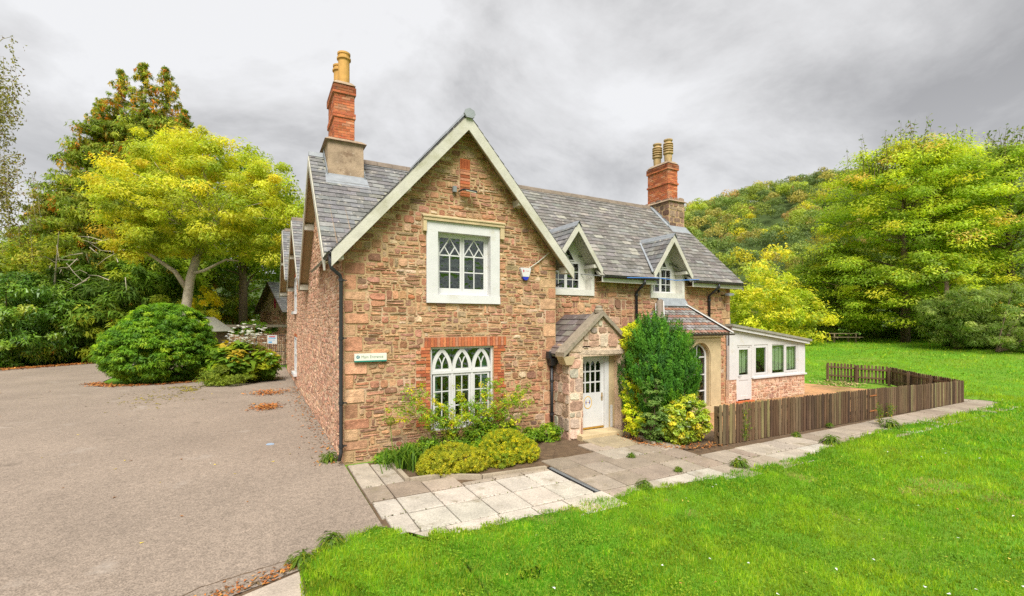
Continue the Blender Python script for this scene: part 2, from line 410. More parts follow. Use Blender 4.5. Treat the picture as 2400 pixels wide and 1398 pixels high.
def stone_items(polys, mapf, rr, pal=PAL, gap=.010, proud=(.002, .026)):
    res = []
    for t, p in polys:
        n0 = len(p); cu = sum(a for a, _ in p)/n0; cv = sum(b for _, b in p)/n0
        us = max(a for a, _ in p)-min(a for a, _ in p); vs = max(b for _, b in p)-min(b for _, b in p)
        if us < .03 or vs < .022: continue
        g = gap*rr.uniform(.5, 1.9); su = max(.5, 1-2*g/us); sv = max(.5, 1-1.7*g/vs)
        pts = []; rough = t != 'q'
        for i in range(n0):                       # cut corners unevenly, break the long edges
            a, b, c = p[i-1], p[i], p[(i+1) % n0]
            for q, keep in ((a, False), (c, True)):
                l = math.hypot(q[0]-b[0], q[1]-b[1]) or 1; d = min(rr.uniform(.03, .30 if rough else .1)*l, .075 if rough else .02)
                pts.append((b[0]+(q[0]-b[0])/l*d, b[1]+(q[1]-b[1])/l*d))
            l = math.hypot(c[0]-b[0], c[1]-b[1])
            if rough and l > .16: f = rr.uniform(.35, .65); pts.append((b[0]+(c[0]-b[0])*f, b[1]+(c[1]-b[1])*f+rr.uniform(-.16, .16)*min(vs, .1)))
        jj = min(.009, .09*vs)
        pts = [(cu+(x-cu)*su+rr.uniform(-jj, jj), cv+(y-cv)*sv+rr.uniform(-jj, jj)) for x, y in pts]
        m = len(pts); d = rr.uniform(*proud); tilt = (rr.uniform(-.05, .05), rr.uniform(-.16, .10))
        V = [mapf(x, y, -.012) for x, y in pts]; fu, fv = 1-min(.4, .016/us*2), 1-min(.4, .013/vs*2)
        for x, y in pts:
            fx, fy = cu+(x-cu)*fu, cv+(y-cv)*fv
            V.append(mapf(fx, fy, max(.002, d+tilt[0]*(fx-cu)+tilt[1]*(fy-cv)+rr.uniform(-.005, .005))))
        V.append(mapf(cu+rr.uniform(-.2, .2)*us, cv+rr.uniform(-.2, .2)*vs, d+rr.uniform(-.004, .009)))
        F = [(i, (i+1) % m, m+(i+1) % m, m+i) for i in range(m)] + [(m+i, m+(i+1) % m, 2*m) for i in range(m)]
        res.append((V, F, jit(pick(PALQ if t == 'q' else pal, rr), .2, rr), mapf(cu, cv, 0), area(p)))
    return res
def wall_mesh(b, us, vs, solid, mapf, t):
    """wall slab with openings: grid lines us, vs; solid(uc, vc) says where there is wall; t thickness"""
    nu, nv = len(us)-1, len(vs)-1
    S = [[solid((us[i]+us[i+1])/2, (vs[j]+vs[j+1])/2) for j in range(nv)] for i in range(nu)]
    g = lambda i, j: 0 <= i < nu and 0 <= j < nv and S[i][j]
    for i in range(nu):
        for j in range(nv):
            if not S[i][j]: continue
            a, c, e, f = us[i], us[i+1], vs[j], vs[j+1]
            fr = [mapf(a, e, 0), mapf(c, e, 0), mapf(c, f, 0), mapf(a, f, 0)]; bk = [mapf(a, e, -t), mapf(c, e, -t), mapf(c, f, -t), mapf(a, f, -t)]
            b.poly(fr, [(0, 1, 2, 3)]); b.poly(bk, [(3, 2, 1, 0)])
            for (di, dj, k0, k1) in ((0, -1, 0, 1), (1, 0, 1, 2), (0, 1, 2, 3), (-1, 0, 3, 0)):
                if not g(i+di, j+dj): b.poly([fr[k0], bk[k0], bk[k1], fr[k1]], [(0, 1, 2, 3)])
# ---- slates ---------------------------------------------------------
def slates(o, u, v, U, V, w, ex, rr, pal, keep=None, th=.009, lift=.018, rnd=False):
    """courses of slates on the plane at o spanned by unit u (along the eave) and v (up the slope)"""
    o, u, v = Vector(o), Vector(u).normalized(), Vector(v).normalized(); n = u.cross(v)
    if n.z < 0: n = -n
    items = []; rows = int(math.ceil(V/ex))
    for r in range(rows):
        a = -(w/2 if r % 2 else 0)
        while a < U:
            ww = w*rr.uniform(.9, 1.1); b = a+ww; x0, x1 = max(a, 0)+.0025, min(b, U)-.0025; a = b
            if x1-x0 < .04: continue
            y0 = r*ex + rr.uniform(-.006, .006); y1 = min(r*ex+ex*1.12, V)
            if y1-y0 < .03: continue
            c = o+u*((x0+x1)/2)+v*((y0+y1)/2)
            if keep and not keep(c): continue
            l0 = lift+rr.uniform(0, .007); l1 = .002; sk = rr.uniform(-.004, .004)
            if rnd:
                q = [(x0, y0+ex*.28), (x0+.25*(x1-x0), y0+.04*ex), (.5*(x0+x1), y0-.03*ex), (x1-.25*(x1-x0), y0+.04*ex), (x1, y0+ex*.28)]
                P = [o+u*s+v*t+n*(l0+th) for s, t in q]+[o+u*x1+v*y1+n*(l1+th), o+u*x0+v*y1+n*(l1+th)]
                Q = [p-n*th*1.4 for p in P]; m = len(P)
                F = [tuple(range(m))]+[((i+1) % m, i, m+i, m+(i+1) % m) for i in range(m-1)]
                Vv = [tuple(p) for p in P+Q]
            else:
                P = [o+u*x0+v*y0+n*(l0+th), o+u*x1+v*(y0+sk)+n*(l0+th), o+u*x1+v*y1+n*(l1+th), o+u*x0+v*y1+n*(l1+th)]
                Q = [p-n*th for p in P[:2]]+[P[2]-n*th, P[3]-n*th]
                Vv = [tuple(p) for p in P+Q]; F = [(0, 1, 2, 3), (4, 5, 1, 0), (5, 6, 2, 1), (7, 4, 0, 3)]
            items.append((Vv, F, jit(pick(pal, rr), .16, rr), tuple(c), (x1-x0)*(y1-y0)))
    return items
SL1 = [((.160, .157, .154), 4), ((.190, .187, .183), 3), ((.135, .130, .126), 2), ((.170, .157, .142), 1.5), ((.25, .24, .22), .5)]
SL2 = [((.158, .145, .130), 4), ((.178, .165, .148), 3), ((.128, .115, .102), 2), ((.190, .182, .170), 2), ((.27, .25, .21), .7)]

# ---- foliage --------------------------------------------------------
BOOST = np.array([2.4, 2.25, 1.5])
def nrm(a): return a/np.maximum(np.linalg.norm(a, axis=1, keepdims=True), 1e-6)
def leaf_quads(P, N, L, W, C, T=None, fold=.15, tri=True):
    n = len(P); N = nrm(N)
    T = nrm(np.cross(N, G.normal(size=(n, 3)))) if T is None else nrm(T - N*np.sum(T*N, 1, keepdims=True))
    B = np.cross(N, T); L = np.broadcast_to(np.asarray(L, float).reshape(-1, 1), (n, 1)); W = np.broadcast_to(np.asarray(W, float).reshape(-1, 1), (n, 1))
    if tri:
        V = np.empty((n, 3, 3)); V[:, 0] = P-T*L*.45+B*W*.5; V[:, 1] = P-T*L*.45-B*W*.5; V[:, 2] = P+T*L*.6
        return V.reshape(-1, 3), np.arange(3*n).reshape(n, 3), np.repeat(C, 3, 0)
    V = np.empty((n, 4, 3)); V[:, 0] = P-T*L*.5; V[:, 1] = P+B*W*.5+N*W*fold; V[:, 2] = P+T*L*.5; V[:, 3] = P-B*W*.5+N*W*fold
    return V.reshape(-1, 3), np.arange(4*n).reshape(n, 4), np.repeat(C, 4, 0)
def merge(parts):
    o = 0; Vs, Fs, Cs = [], [], []
    for V, F, C in parts: Vs.append(V); Fs.append(F+o); Cs.append(C); o += len(V)
    return np.vstack(Vs), np.vstack(Fs), np.vstack(Cs)
def palette(pal, n):
    w = np.array([p[1] for p in pal], float); return np.array([p[0] for p in pal])[G.choice(len(pal), n, p=w/w.sum())]
def sph(n):
    return nrm(G.normal(size=(n, 3)))
def clumps(lobes, n, lo=.5, top=0.):
    w = np.array([l[2] for l in lobes], float); k = G.choice(len(lobes), n, p=w/w.sum())
    C = np.array([l[0] for l in lobes], float)[k]; Rd = np.array([l[1] for l in lobes], float)[k]
    d = sph(n); d[:, 2] += top*np.abs(d[:, 2]); r = lo+(1-lo)*G.random((n, 1))**.6
    return C+d*r*Rd, d
def foliage(cent, dirs, per, cr, flat, L, W, pal, vary=.22, up=.7, outb=.6, rnd=.7, hang=0., clvary=.15):
    """leaves gathered in clumps; hue picked per clump, jittered per leaf"""
    n = len(cent); k = np.repeat(np.arange(n), per); m = len(k)
    cc = np.clip(palette(pal, n)*BOOST, 0, .72)*(1+G.uniform(-clvary, clvary, (n, 1)))
    rad = cr*G.uniform(.6, 1.25, n); d = sph(m); rr = G.random((m, 1))**.45
    P = cent[k]+d*rr*rad[k][:, None]*np.array([1, 1, flat])
    N = d*outb+dirs[k]*.3+np.array([0, 0, up])+G.normal(size=(m, 3))*rnd*.6
    C = cc[k]*(1+G.uniform(-vary, vary, (m, 1)))*(1+G.uniform(-.08, .08, (m, 3)))
    l = L*G.uniform(.6, 1.3, m); T = None
    if hang: T = np.array([0, 0, -1.0])*hang+d*.6+G.normal(size=(m, 3))*.35
    return leaf_quads(P, N, l, l*W/L, np.clip(C, .002, .9), T)
def limb_paths(b, trunk, cent, n, r0, rr=R, k=5):
    trunk = [Vector(p) for p in trunk]
    idx = [rr.randrange(len(cent)) for _ in range(n)]
    for i in idx:
        c = Vector(cent[i]); t = rr.uniform(.35, .98); s = t*(len(trunk)-1); j = min(int(s), len(trunk)-2)
        a = trunk[j].lerp(trunk[j+1], s-j)
        if a.z > c.z+.5: a = trunk[max(0, len(trunk)//2)]
        m = a.lerp(c, .5)+Vector((rr.uniform(-.4, .4), rr.uniform(-.4, .4), rr.uniform(.0, .5)))
        b.tube([a, a.lerp(m, .55)+Vector((0, 0, .1)), m, m.lerp(c, .6), c], [r0, r0*.72, r0*.5, r0*.32, r0*.12], k, cap=False)
def plant(root, parts, mat='leaf', name='crown', kind=None):
    V, F, C = merge(parts) if isinstance(parts, list) else parts
    return props(link(name, npmesh(name, V, F, C), M[mat], root), kind=kind)
def tree(name, label, base, trunk, radii, lobes, nc, per, cr, flat, L, W, pal, bark='barkdark', limbs=26, lr=.09, mat='leaf', group=None, cat='tree', lo=.5, up=.7, hang=0., top=.0):
    root = thing(name, label, cat, base, group)
    cent, dirs = clumps(lobes, nc, lo, top)
    b = MB().tube(trunk, radii, 10); limb_paths(b, trunk, cent, limbs, lr)
    b.build('trunk', bark, root, smooth=True)
    plant(root, foliage(cent, dirs, per, cr, flat, L, W, pal, up=up, hang=hang), mat)
    return root
def shrub(name, label, base, lobes, nc, per, cr, flat, L, W, pal, mat='leaf', group=None, cat='shrub', lo=.6, up=.6, hang=0., stems=8, sr=.02, clip=.02):
    root = thing(name, label, cat, base, group)
    cent, dirs = clumps(lobes, nc, lo); cent[:, 2] = np.maximum(cent[:, 2], base[2]+.06)
    b = MB(); x, y, z = base
    for i in range(stems):
        c = Vector(cent[R.randrange(nc)]); s = Vector((x+R.uniform(-.1, .1), y+R.uniform(-.1, .1), z-.02))
        b.tube([s, s.lerp(c, .5)+Vector((0, 0, .1)), c], [sr, sr*.7, sr*.3], 5, cap=False)
    b.build('stem', 'barkdark', root)
    V, F, C = foliage(cent, dirs, per, cr, flat, L, W, pal, up=up, hang=hang)
    V[:, 2] = np.maximum(V[:, 2], base[2]+.012)
    plant(root, (V, F, C), mat, 'foliage')
    return root
def text(body, size, loc, rot, mat, parent, name='lettering'):
    cu = bpy.data.curves.new('txt', 'FONT'); cu.body = body; cu.size = size; cu.extrude = .0012; cu.align_x = 'LEFT'; cu.align_y = 'CENTER'
    o = bpy.data.objects.new('txt', cu); me = bpy.data.meshes.new_from_object(o)
    bpy.data.objects.remove(o); bpy.data.curves.remove(cu)
    me.transform(Matrix.Translation(loc) @ rot)
    me.materials.clear(); me.name = name
    return link(name, me, M[mat], parent)
RX = Matrix.Rotation(math.radians(90), 4, 'X')
# ================================================================== ground
def sstep(a, b, x): t = np.clip((x-a)/(b-a), 0, 1); return t*t*(3-2*t)
def gz(x, y):
    s = x+.45*y
    return 1.45*sstep(22, 44, s)
def inpoly(X, Y, poly):
    c = np.zeros(len(X), bool); n = len(poly)
    for i in range(n):
        (x0, y0), (x1, y1) = poly[i], poly[(i+1) % n]
        if y0 == y1: continue
        h = ((y0 > Y) != (y1 > Y)) & (X < (x1-x0)*(Y-y0)/(y1-y0)+x0); c ^= h
    return c
def sheet(name, poly, z, mat, parent=None, kind='structure'):
    return props(link(name, (lambda me: (me.from_pydata([(a, b, z) for a, b in poly], [], [tuple(range(len(poly)))]), setcol(me, np.array([(.5, .5, .5)]*len(poly))), me)[2])(bpy.data.meshes.new(name)), M[mat], parent), kind=kind if parent is None else None)
def grid_axis(lo, hi, near, step, far):
    a = list(np.arange(-near, near*1.4+.01, step)); g = step
    while a[-1] < hi: g *= 1.35; a.append(min(a[-1]+g, hi))
    g = step
    while a[0] > lo: g *= 1.35; a.insert(0, max(a[0]-g, lo))
    return np.array(a)
gx = grid_axis(-1500, 1500, 40, 2.5, 0); gy = grid_axis(-1500, 1500, 40, 2.5, 0)
X, Y = np.meshgrid(gx, gy, indexing='ij'); Z = gz(X, Y)-.03
idx = np.arange(X.size).reshape(X.shape)
F = np.stack([idx[:-1, :-1], idx[1:, :-1], idx[1:, 1:], idx[:-1, 1:]], -1).reshape(-1, 4)
props(link('ground', npmesh('ground', np.stack([X, Y, Z], -1).reshape(-1, 3), F, smooth=True), M['turf']), kind='structure')

ASPH = [(.02, -3.55), (-.48, -3.68), (-1.2, -3.97), (-2.23, -4.18), (-4.2, -5.6), (-9, -9.5), (-14, -14), (-45, -14), (-45, 14), (-19.2, 29.6), (-12.4, 36.0), (-9.8, 39),
        (-7.9, 34), (-8.9, 26), (-8.7, 20.5), (-7.7, 18.3), (-5.7, 18.2), (-3.8, 18.9), (-2.0, 21.5), (-1.3, 25.0), (.0, 25.0), (.0, 0.)]
sheet('driveway', ASPH, .0, 'asphalt')
STRIP = [(-2.23, -4.18), (-1.2, -3.97), (-.48, -3.68), (.02, -3.55), (.1, -3.75), (-.4, -3.92), (-1.15, -4.3), (-2.1, -4.62), (-4.4, -6.2), (-4.6, -5.95)]
sheet('tarmac_edging_strip', STRIP, .006, 'asphalt')
EL = [(-4.6, -5.93), (-2.23, -4.175), (-1.2, -3.965), (-.48, -3.675), (.02, -3.545)]
b = MB()
for (xa, ya), (xb, yb_) in zip(EL[:-1], EL[1:]):
    n_ = 14
    for i in range(n_):
        t0, t1 = i/n_, (i+1)/n_; j0 = .012*math.sin(i*2.3+xa*5); j1 = .012*math.sin((i+1)*2.3+xa*5); w = .006+.006*R.random()
        p, q = (xa+(xb-xa)*t0, ya+(yb_-ya)*t0+j0), (xa+(xb-xa)*t1, ya+(yb_-ya)*t1+j1); b.poly([(p[0], p[1]-w, .0075), (q[0], q[1]-w, .0075), (q[0], q[1]+w, .0075), (p[0], p[1]+w, .0075)], [(0, 1, 2, 3)])
props(b.build('tarmac_joint', 'soil'), kind='structure')
YARD = [(8.4, -2.95), (22.0, -3.32), (24.3, 2.6), (19.2, 3.4), (18.7, 1.2), (8.4, 1.0)]
sheet('gravel_yard', YARD, .002, 'yard')
sheet('planting_bed', [(.86, 0), (.86, -1.86), (1.5, -1.9), (2.2, -2.35), (3.6, -2.48), (3.9, -2.3), (5.2, -.6), (5.3, 0)], .026, 'soil')
sheet('shrub_bed', [(7.2, .9), (7.2, -1.75), (7.0, -2.2), (7.4, -2.85), (8.55, -2.95), (9.6, -2.9), (9.6, 1.0)], .026, 'soil')

# paving: every slab is a piece of the path
paving = sheet('paving', [(.02, -.2), (.02, -3.55), (.12, -4.75), (4.2, -4.8), (9, -4.95), (15, -4.6), (22.4, -4.75), (23.7, -3.9), (23.1, -2.4), (22.05, -3.25), (8.5, -2.95), (7.3, -.5), (5.2, -.2)], .004, 'soil')
WHT = (.46, .41, .34); PALE = (.38, .325, .255); BRN = (.275, .22, .165); MID = (.325, .268, .205)
def slab(x0, x1, y0, y1, col, top=.045):
    g = .010; z = top+R.uniform(-.004, .004); a, b, c, d = x0+g, x1-g, y0+g, y1-g; e = .012
    bx = MB(); t = [R.uniform(-.007, .007) for _ in range(4)]
    bx.poly([(a, c, -.02), (b, c, -.02), (b, d, -.02), (a, d, -.02), (a, c, z-e), (b, c, z-e), (b, d, z-e), (a, d, z-e),
             (a+e, c+e, z+t[0]), (b-e, c+e, z+t[1]), (b-e, d-e, z+t[2]), (a+e, d-e, z+t[3])],
            [(0, 1, 5, 4), (1, 2, 6, 5), (2, 3, 7, 6), (3, 0, 4, 7), (4, 5, 9, 8), (5, 6, 10, 9), (6, 7, 11, 10), (7, 4, 8, 11), (8, 9, 10, 11)], jit(col, .07))
    bx.build('slab', 'slab', paving)
slab(.03, .46, -1.84, -.30, PALE); slab(.46, .84, -1.84, -.48, PALE)
slab(.03, .46, -2.58, -1.86, BRN); slab(.46, 1.1, -2.58, -1.86, (.27, .21, .155)); slab(1.1, 1.75, -2.6, -2.02, MID)
for k in range(6):
    x0 = .05 if k == 0 else .46+.64*(k-1); x1 = .46+.64*k
    slab(x0, x1, -3.32, -2.62, WHT); slab(x0+(.05 if k == 0 else 0), x1, -4.05, -3.34, WHT)
for k in range(3): slab(1.75+.64*k, 2.39+.64*k, -2.6, -2.46+.02*k, MID)
x = .16; k = 0
while x < 22.3:
    w = R.choice((.62, .64, .66, .88)); slab(x, min(x+w, 22.6), -4.78-(.12 if 6 < x < 10 else 0), -4.07, R.choice((PALE, PALE, MID, MID, WHT, BRN)) if x > .5 else PALE); x += w
# entrance terrace
for r, (y0, y1, off) in enumerate(((-4.05, -3.36, .0), (-3.36, -2.68, .25), (-2.68, -1.98, -.15), (-1.98, -1.28, .3))):
    x = 3.82
    while x < 8.5:
        w = R.choice((.62, .66, .9)); x1 = min(x+w, 8.5)
        if 8.5-x1 < .3: x1 = 8.5
        if not (y1 > -2.9 and x > 7.1) and not (r == 3 and (x < 4.5 or 5.6 < x < 6.9)): slab(x, x1, y0, y1, R.choice((BRN, BRN, MID, PALE)) if r else R.choice((BRN, MID, PALE)))
        x = x1
slab(5.72, 6.85, -1.97, -.96, (.33, .265, .17), .05)
x = 8.5; k = 0
while x < 22.3:
    w = R.choice((.9, .95, .6)); x1 = min(x+w, 22.6); slab(x, x1, -4.05, -3.33-.0*x, PALE if x < 10.2 else R.choice((MID, MID, BRN))); x = x1
for a, b, c, d in ((22.6, 23.2, -4.2, -3.3), (22.3, 23.0, -3.28, -2.6), (22.5, 23.2, -2.58, -1.9)): slab(a, b, c, d, MID)
# flush edging stones at the lawn's corner
sheet('verge', [(-1.15, -4.25), (-1.15, -9.5), (-8.5, -9.6), (-4.5, -6.1), (-2.1, -4.6)], -.004, 'soil')
es = props(empty('edging_stones', (-1.6, -4.7, 0)), kind='structure')
for k in range(4):
    o = (-1.2-.62*k, -4.42-.22*k-.02*k*k)
    MB().prism([(o[0], o[1], -.03), (o[0]+.02, o[1]-.75, -.03), (o[0]-.60, o[1]-1.0, -.03), (o[0]-.60, o[1]-.24, -.03)], (0, 0, .065), jit(PALE, .06)).build('slab', 'slab', es)
# drain channel across the terrace
dr = thing('drain_channel', 'narrow black slotted drain channel between white slabs and brown terrace', 'drain', (3.73, -3.3, 0))
MB().box(3.675, 3.785, -4.12, -2.48, -.01, .047).build('channel', 'blackpipe', dr)
b = MB()
for k in range(26): b.box(3.69, 3.77, -4.10+k*.062, -4.065+k*.062, .0475, .053)
b.build('grate', 'grey', dr)
# kerbs round the beds
kb = thing('bed_kerb', 'mossy stone kerb round the bed under the gable window', 'kerb', (.87, -1.4, 0))
for q in (((.83, -.75), (.83, -1.86), .09, 0), ((.92, -1.93), (1.5, -1.97), 0, .09), ((1.52, -1.97), (2.2, -2.4), 0, .09), ((2.22, -2.41), (3.62, -2.55), 0, .08)):
    (a, c), (d, f), wx, wy = q
    MB().prism([(a, c, 0), (a+wx, c+wy, 0), (d+wx, f+wy, 0), (d, f, 0)], (0, 0, .10), (.34, .28, .20)).build('kerb_stone', 'slab', kb)
kb = thing('bed_kerb', 'mossy stone kerb beside the porch step, under the evergreens', 'kerb', (7.1, -1.4, 0))
for q in (((7.14, -.95), (7.1, -1.78), .10, 0), ((7.02, -1.82), (6.96, -2.2), .10, .0)):
    (a, c), (d, f), wx, wy = q
    MB().prism([(a, c, 0), (a+wx, c+wy, 0), (d+wx, f+wy, 0), (d, f, 0)], (0, 0, .11), (.30, .25, .18)).build('kerb_stone', 'slab', kb)
props(MB().box(-1.95, -.35, 16.6, 17.4, .002, .006, (.2, .2, .2)).build('tarmac_patch', material('dark tarmac', (.105, .09, .07), var=.2, bump=.6, bscale=120)), kind='structure')

# ================================================================== the house
house = thing('stone_house', 'long gabled rubble stone house with slate roofs, red chimneys and white dormers', 'house', (0, 0, 0))
W_, WY, RY, RZ, XE = 5.55, 1.0, 4.4, 8.1, 14.25      # gable width, wing front, ridge y, ridge z, right end
GC, GS = 2.80, 1.136                                  # front gable centre and slope
MS = (RZ-4.55)/(RY-.62)                               # main roof slope
rs = random.Random(21)
front = lambda u, v, d: (u, -d, v)
left_ = lambda u, v, d: (-d, u, v)
wing = lambda u, v, d: (u, WY-d, v)
# --- front gable wall
H1 = (1.88, 3.78, 3.58, 5.49); H2 = (1.97, 3.64, .48, 2.50)
gt = lambda u: RZ-.14-GS*abs(u-GC)
b = MB()
us = [0, H1[0], H2[0], H2[1], H1[1], W_]; vs = [-.1, H2[2], H2[3], H1[2], 4.6]
us = [0, 1.88, 1.97, 3.64, 3.78, W_]; vs = [-.1, .48, 2.5, 3.58, 4.62]
ins = lambda u, v, h: h[0] < u < h[1] and h[2] < v < h[3]
wall_mesh(b, us, vs, lambda u, v: not (ins(u, v, H1) or ins(u, v, H2)), front, .38)
for (u0, u1, z0, z1) in ((None,)*4,):
    # triangle above, round the top of the upper window
    zt = 5.49
    for d, fl in ((0, 0), (-.38, 1)):
        A = [front(0, 4.62, d), front(1.88, 4.62, d), front(1.88, gt(1.88), d), front(0, gt(0), d)]
        B = [front(3.78, 4.62, d), front(W_, 4.62, d), front(W_, gt(W_), d), front(3.78, gt(3.78), d)]
        Cc = [front(1.88, zt, d), front(3.78, zt, d), front(3.78, gt(3.78), d), front(GC, gt(GC), d), front(1.88, gt(1.88), d)]
        for q in (A, B, Cc): b.poly(q if not fl else q[::-1], [tuple(range(len(q)))])
    b.poly([front(1.88, 4.62, 0), front(1.88, 4.62, -.38), front(1.88, zt, -.38), front(1.88, zt, 0)], [(0, 1, 2, 3)])
    b.poly([front(3.78, 4.62, 0), front(3.78, zt, 0), front(3.78, zt, -.38), front(3.78, 4.62, -.38)], [(0, 1, 2, 3)])
    b.poly([front(1.88, zt, 0), front(1.88, zt, -.38), front(3.78, zt, -.38), front(3.78, zt, 0)], [(0, 1, 2, 3)])
fwall = b.build('front_wall', 'mortar', house)
brick_holes = [(1.80, 4.01, 2.49, 2.74), (2.71, 2.99, 6.18, 7.13)]
jl = []; jr = []                      # toothed brick jambs
z = .55
while z < 2.46:
    jl.append((1.97-rs.choice((.12, .24, .36)), z)); jr.append((3.64+rs.choice((.2, .3, .36)), z)); z += .078
jh = [(a, 1.97, z_, z_+.078) for a, z_ in jl]+[(3.64, a, z_, z_+.078) for a, z_ in jr]
clipG = [(-GS, 1, RZ-.15-GS*GC), (GS, 1, RZ-.15+GS*GC)]
polys = rubble(0, W_, .0, RZ, rs, holes=[H1, H2, (1.76, 3.92, 5.45, 5.64), (1.76, 1.9, 5.2, 5.6), (3.77, 3.92, 5.2, 5.6)]+brick_holes+jh, clips=clipG,
               quoins=(('L', (.32, .55), (.2, .36), 0, 4.5), ('R', (.32, .52), (.2, .38), 0, 4.6)))
pieces('stone', stone_items(polys, front, rs), 'stone', fwall, 300, 'rubble_stones')
# --- left side wall, long, with the gable triangles of the three ranges
LG = [(RY, RZ, .6, 8.2, MS), (12.6, 7.75, 9.2, 16.1, .80), (18.9, 8.35, 15.9, 22.4, .95)]     # ridge y, z, y0, y1, slope
LW = [(13.9, 15.4, 3.62, 5.3), (13.9, 15.4, .62, 2.35)]
b = MB()
us = [0.38, 13.9, 15.4, 22.4]; vs = [-.1, .62, 2.35, 3.62, 4.7]
wall_mesh(b, us, vs, lambda u, v: not any(ins(u, v, h) for h in LW), left_, .38)
for d in (0, -.38):
    for ry, rz, a, c, s in LG:
        zl = lambda y: rz-.12-s*abs(y-ry)
        a2, c2 = max(a, .38), c
        qs = [[(a2, 4.7), (c2, 4.7), (c2, max(zl(c2), 4.71)), (ry, zl(ry)), (a2, max(zl(a2), 4.71))]]
        if ry == 12.6:
            qs = [[(a2, 4.7), (13.9, 4.7), (13.9, zl(13.9)), (ry, zl(ry)), (a2, max(zl(a2), 4.71))], [(13.9, 5.3), (15.4, 5.3), (15.4, max(5.31, zl(15.4))), (13.9, zl(13.9))]]
        for q in qs: b.poly([left_(u, v, d) for u, v in q], [tuple(range(len(q)))])
lwall = b.build('side_wall', 'mortar2', house)
def in_left(y, z):
    if z < 4.7: return True
    return any(z < rz-.15-s*abs(y-ry) for ry, rz, a, c, s in LG)
polys = rubble(0, 22.4, 0, 8.0, rs, h=(.06, .13), w=(.10, .36), holes=LW+[(a-.08, c+.08, d, d+.14) for a, c, _, d in LW], quoins=(('L', (.28, .45), (.18, .32), 0, 4.5), ))
polys = [(t, p) for t, p in polys if in_left(sum(a for a, _ in p)/len(p), max(q[1] for q in p))]
it = stone_items(polys, left_, rs, PALP, .015, proud=(.006, .03))
b = MB()
for i in it: b.poly(i[0], i[1], i[2])
b.build('rubble_stones', 'stone', lwall, kind='stuff')
# --- right wing wall with two dormer openings
D1, D2 = (6.02, 7.66), (10.08, 11.72)
b = MB(); us = [W_, D1[0], D1[1], D2[0], D2[1], XE]; vs = [-.1, 3.93, 4.6]
wall_mesh(b, us, vs, lambda u, v: not any(d[0] < u < d[1] and v > 3.93 for d in (D1, D2)), wing, .38)
wwall = b.build('wing_wall', 'mortar', house)
polys = rubble(W_, XE, 0, 4.5, rs, h=(.06, .17), w=(.12, .46), holes=[(D1[0]-.04, D1[1]+.02, 3.9, 5), (D2[0]-.02, D2[1]+.02, 3.9, 5), (9.7, 12.45, -1, 2.7), (5.55, 7.4, -1, 2.2)], quoins=(('R', (.3, .5), (.22, .36), 0, 4.5), ))
b = MB()
for i in stone_items(polys, wing, rs): b.poly(i[0], i[1], i[2])
b.build('rubble_stones', 'stone', wwall, kind='stuff')
# --- unseen walls and floor close the shell
b = MB().box(XE-.38, XE, WY+.38, 8.0, -.1, 4.6).box(W_-.3, W_, .38, WY, -.1, 4.6).box(.38, XE, 7.8, 8.0, -.1, 4.6).box(8.0, 8.38, 8.0, 22.4, -.1, 4.9).box(.38, 8.0, 22.0, 22.4, -.1, 4.7)
b.prism([(XE-.38, WY+.1, 4.6), (XE-.38, 7.8, 4.6), (XE-.38, RY, RZ-.2)], (.38, 0, 0))
b.build('back_wall', 'mortar2', house)
MB().box(.4, W_-.31, .4, 7.7, 3.0, 3.12).box(W_, XE-.4, 1.4, 7.7, 3.0, 3.12).box(.4, W_-.31, 2.6, 2.7, 0, 6.4).box(W_, XE-.4, 3.2, 3.3, 0, 5.2).build('inner_floor', 'room', house)

# --- roofs
def roof_slope(b, e0, e1, r1, r0, t=.07): b.slab([e0, e1, r1, r0], t)
XL, XR = -.32, XE+.28
b = MB()
ez = RZ-MS*(RY-.62)
DC = (6.84, 10.90)
zr = lambda y: RZ-MS*(RY-y)
roof_slope(b, (XL, 1.32, zr(1.32)), (XR, 1.32, zr(1.32)), (XR, RY, RZ), (XL, RY, RZ))
for a_, c_ in ((XL, DC[0]-.78), (DC[0]+.78, DC[1]-.78), (DC[1]+.78, XR)):      # the eaves strip stops at the dormer openings
    roof_slope(b, (a_, .62, ez), (c_, .62, ez), (c_, 1.318, zr(1.318)), (a_, 1.318, zr(1.318)))
roof_slope(b, (XR, 8.25, RZ-MS*(8.25-RY)), (XL, 8.25, RZ-MS*(8.25-RY)), (XL, RY, RZ), (XR, RY, RZ))
mroof = b.build('roof', 'felt', house)
sv = Vector((0, 1, MS)).normalized(); SLn = math.hypot(RY-.62, RZ-ez)
dorm = [(6.84, .86), (10.90, .86)]
DAZ, DSL = 6.1, 1.46
def keep_main(c):
    zg = RZ-GS*abs(c.x-GC)
    if c.y < RY-.1 and abs(c.x-GC) < 3.1 and c.z < zg-.06: return False
    for x, h in dorm:
        if abs(c.x-x) < h and c.z < DAZ-DSL*abs(c.x-x)-.05: return False
    if 13.48 < c.x < 14.47 and c.y > 3.35: return False
    if .1 < c.x < 1.13 and c.y > 3.65: return False
    return True
it = slates((XL, .62, ez), (1, 0, 0), sv, XR-XL, SLn, .36, .215, rs, SL2, keep_main)
it = [(V, F, (jit(pick(SL1, rs), .16, rs) if c[0] < 3 else col), c, a) for V, F, col, c, a in it]
pieces('slate', it, 'slate', mroof, 300, 'roof_slates', visible=lambda c: c[0] < 3.0 or c[0] > 6.2)
b = MB()
for i in slates((XL, 8.25, RZ-MS*(8.25-RY)), (1, 0, 0), (0, -1, MS), XR-XL, SLn*1.02, .45, .25, rs, SL2, lambda c: not (c.x < 8 and c.y > 8.1)): b.poly(i[0], i[1], i[2])
b.build('rear_slates', 'slate', mroof, kind='stuff')
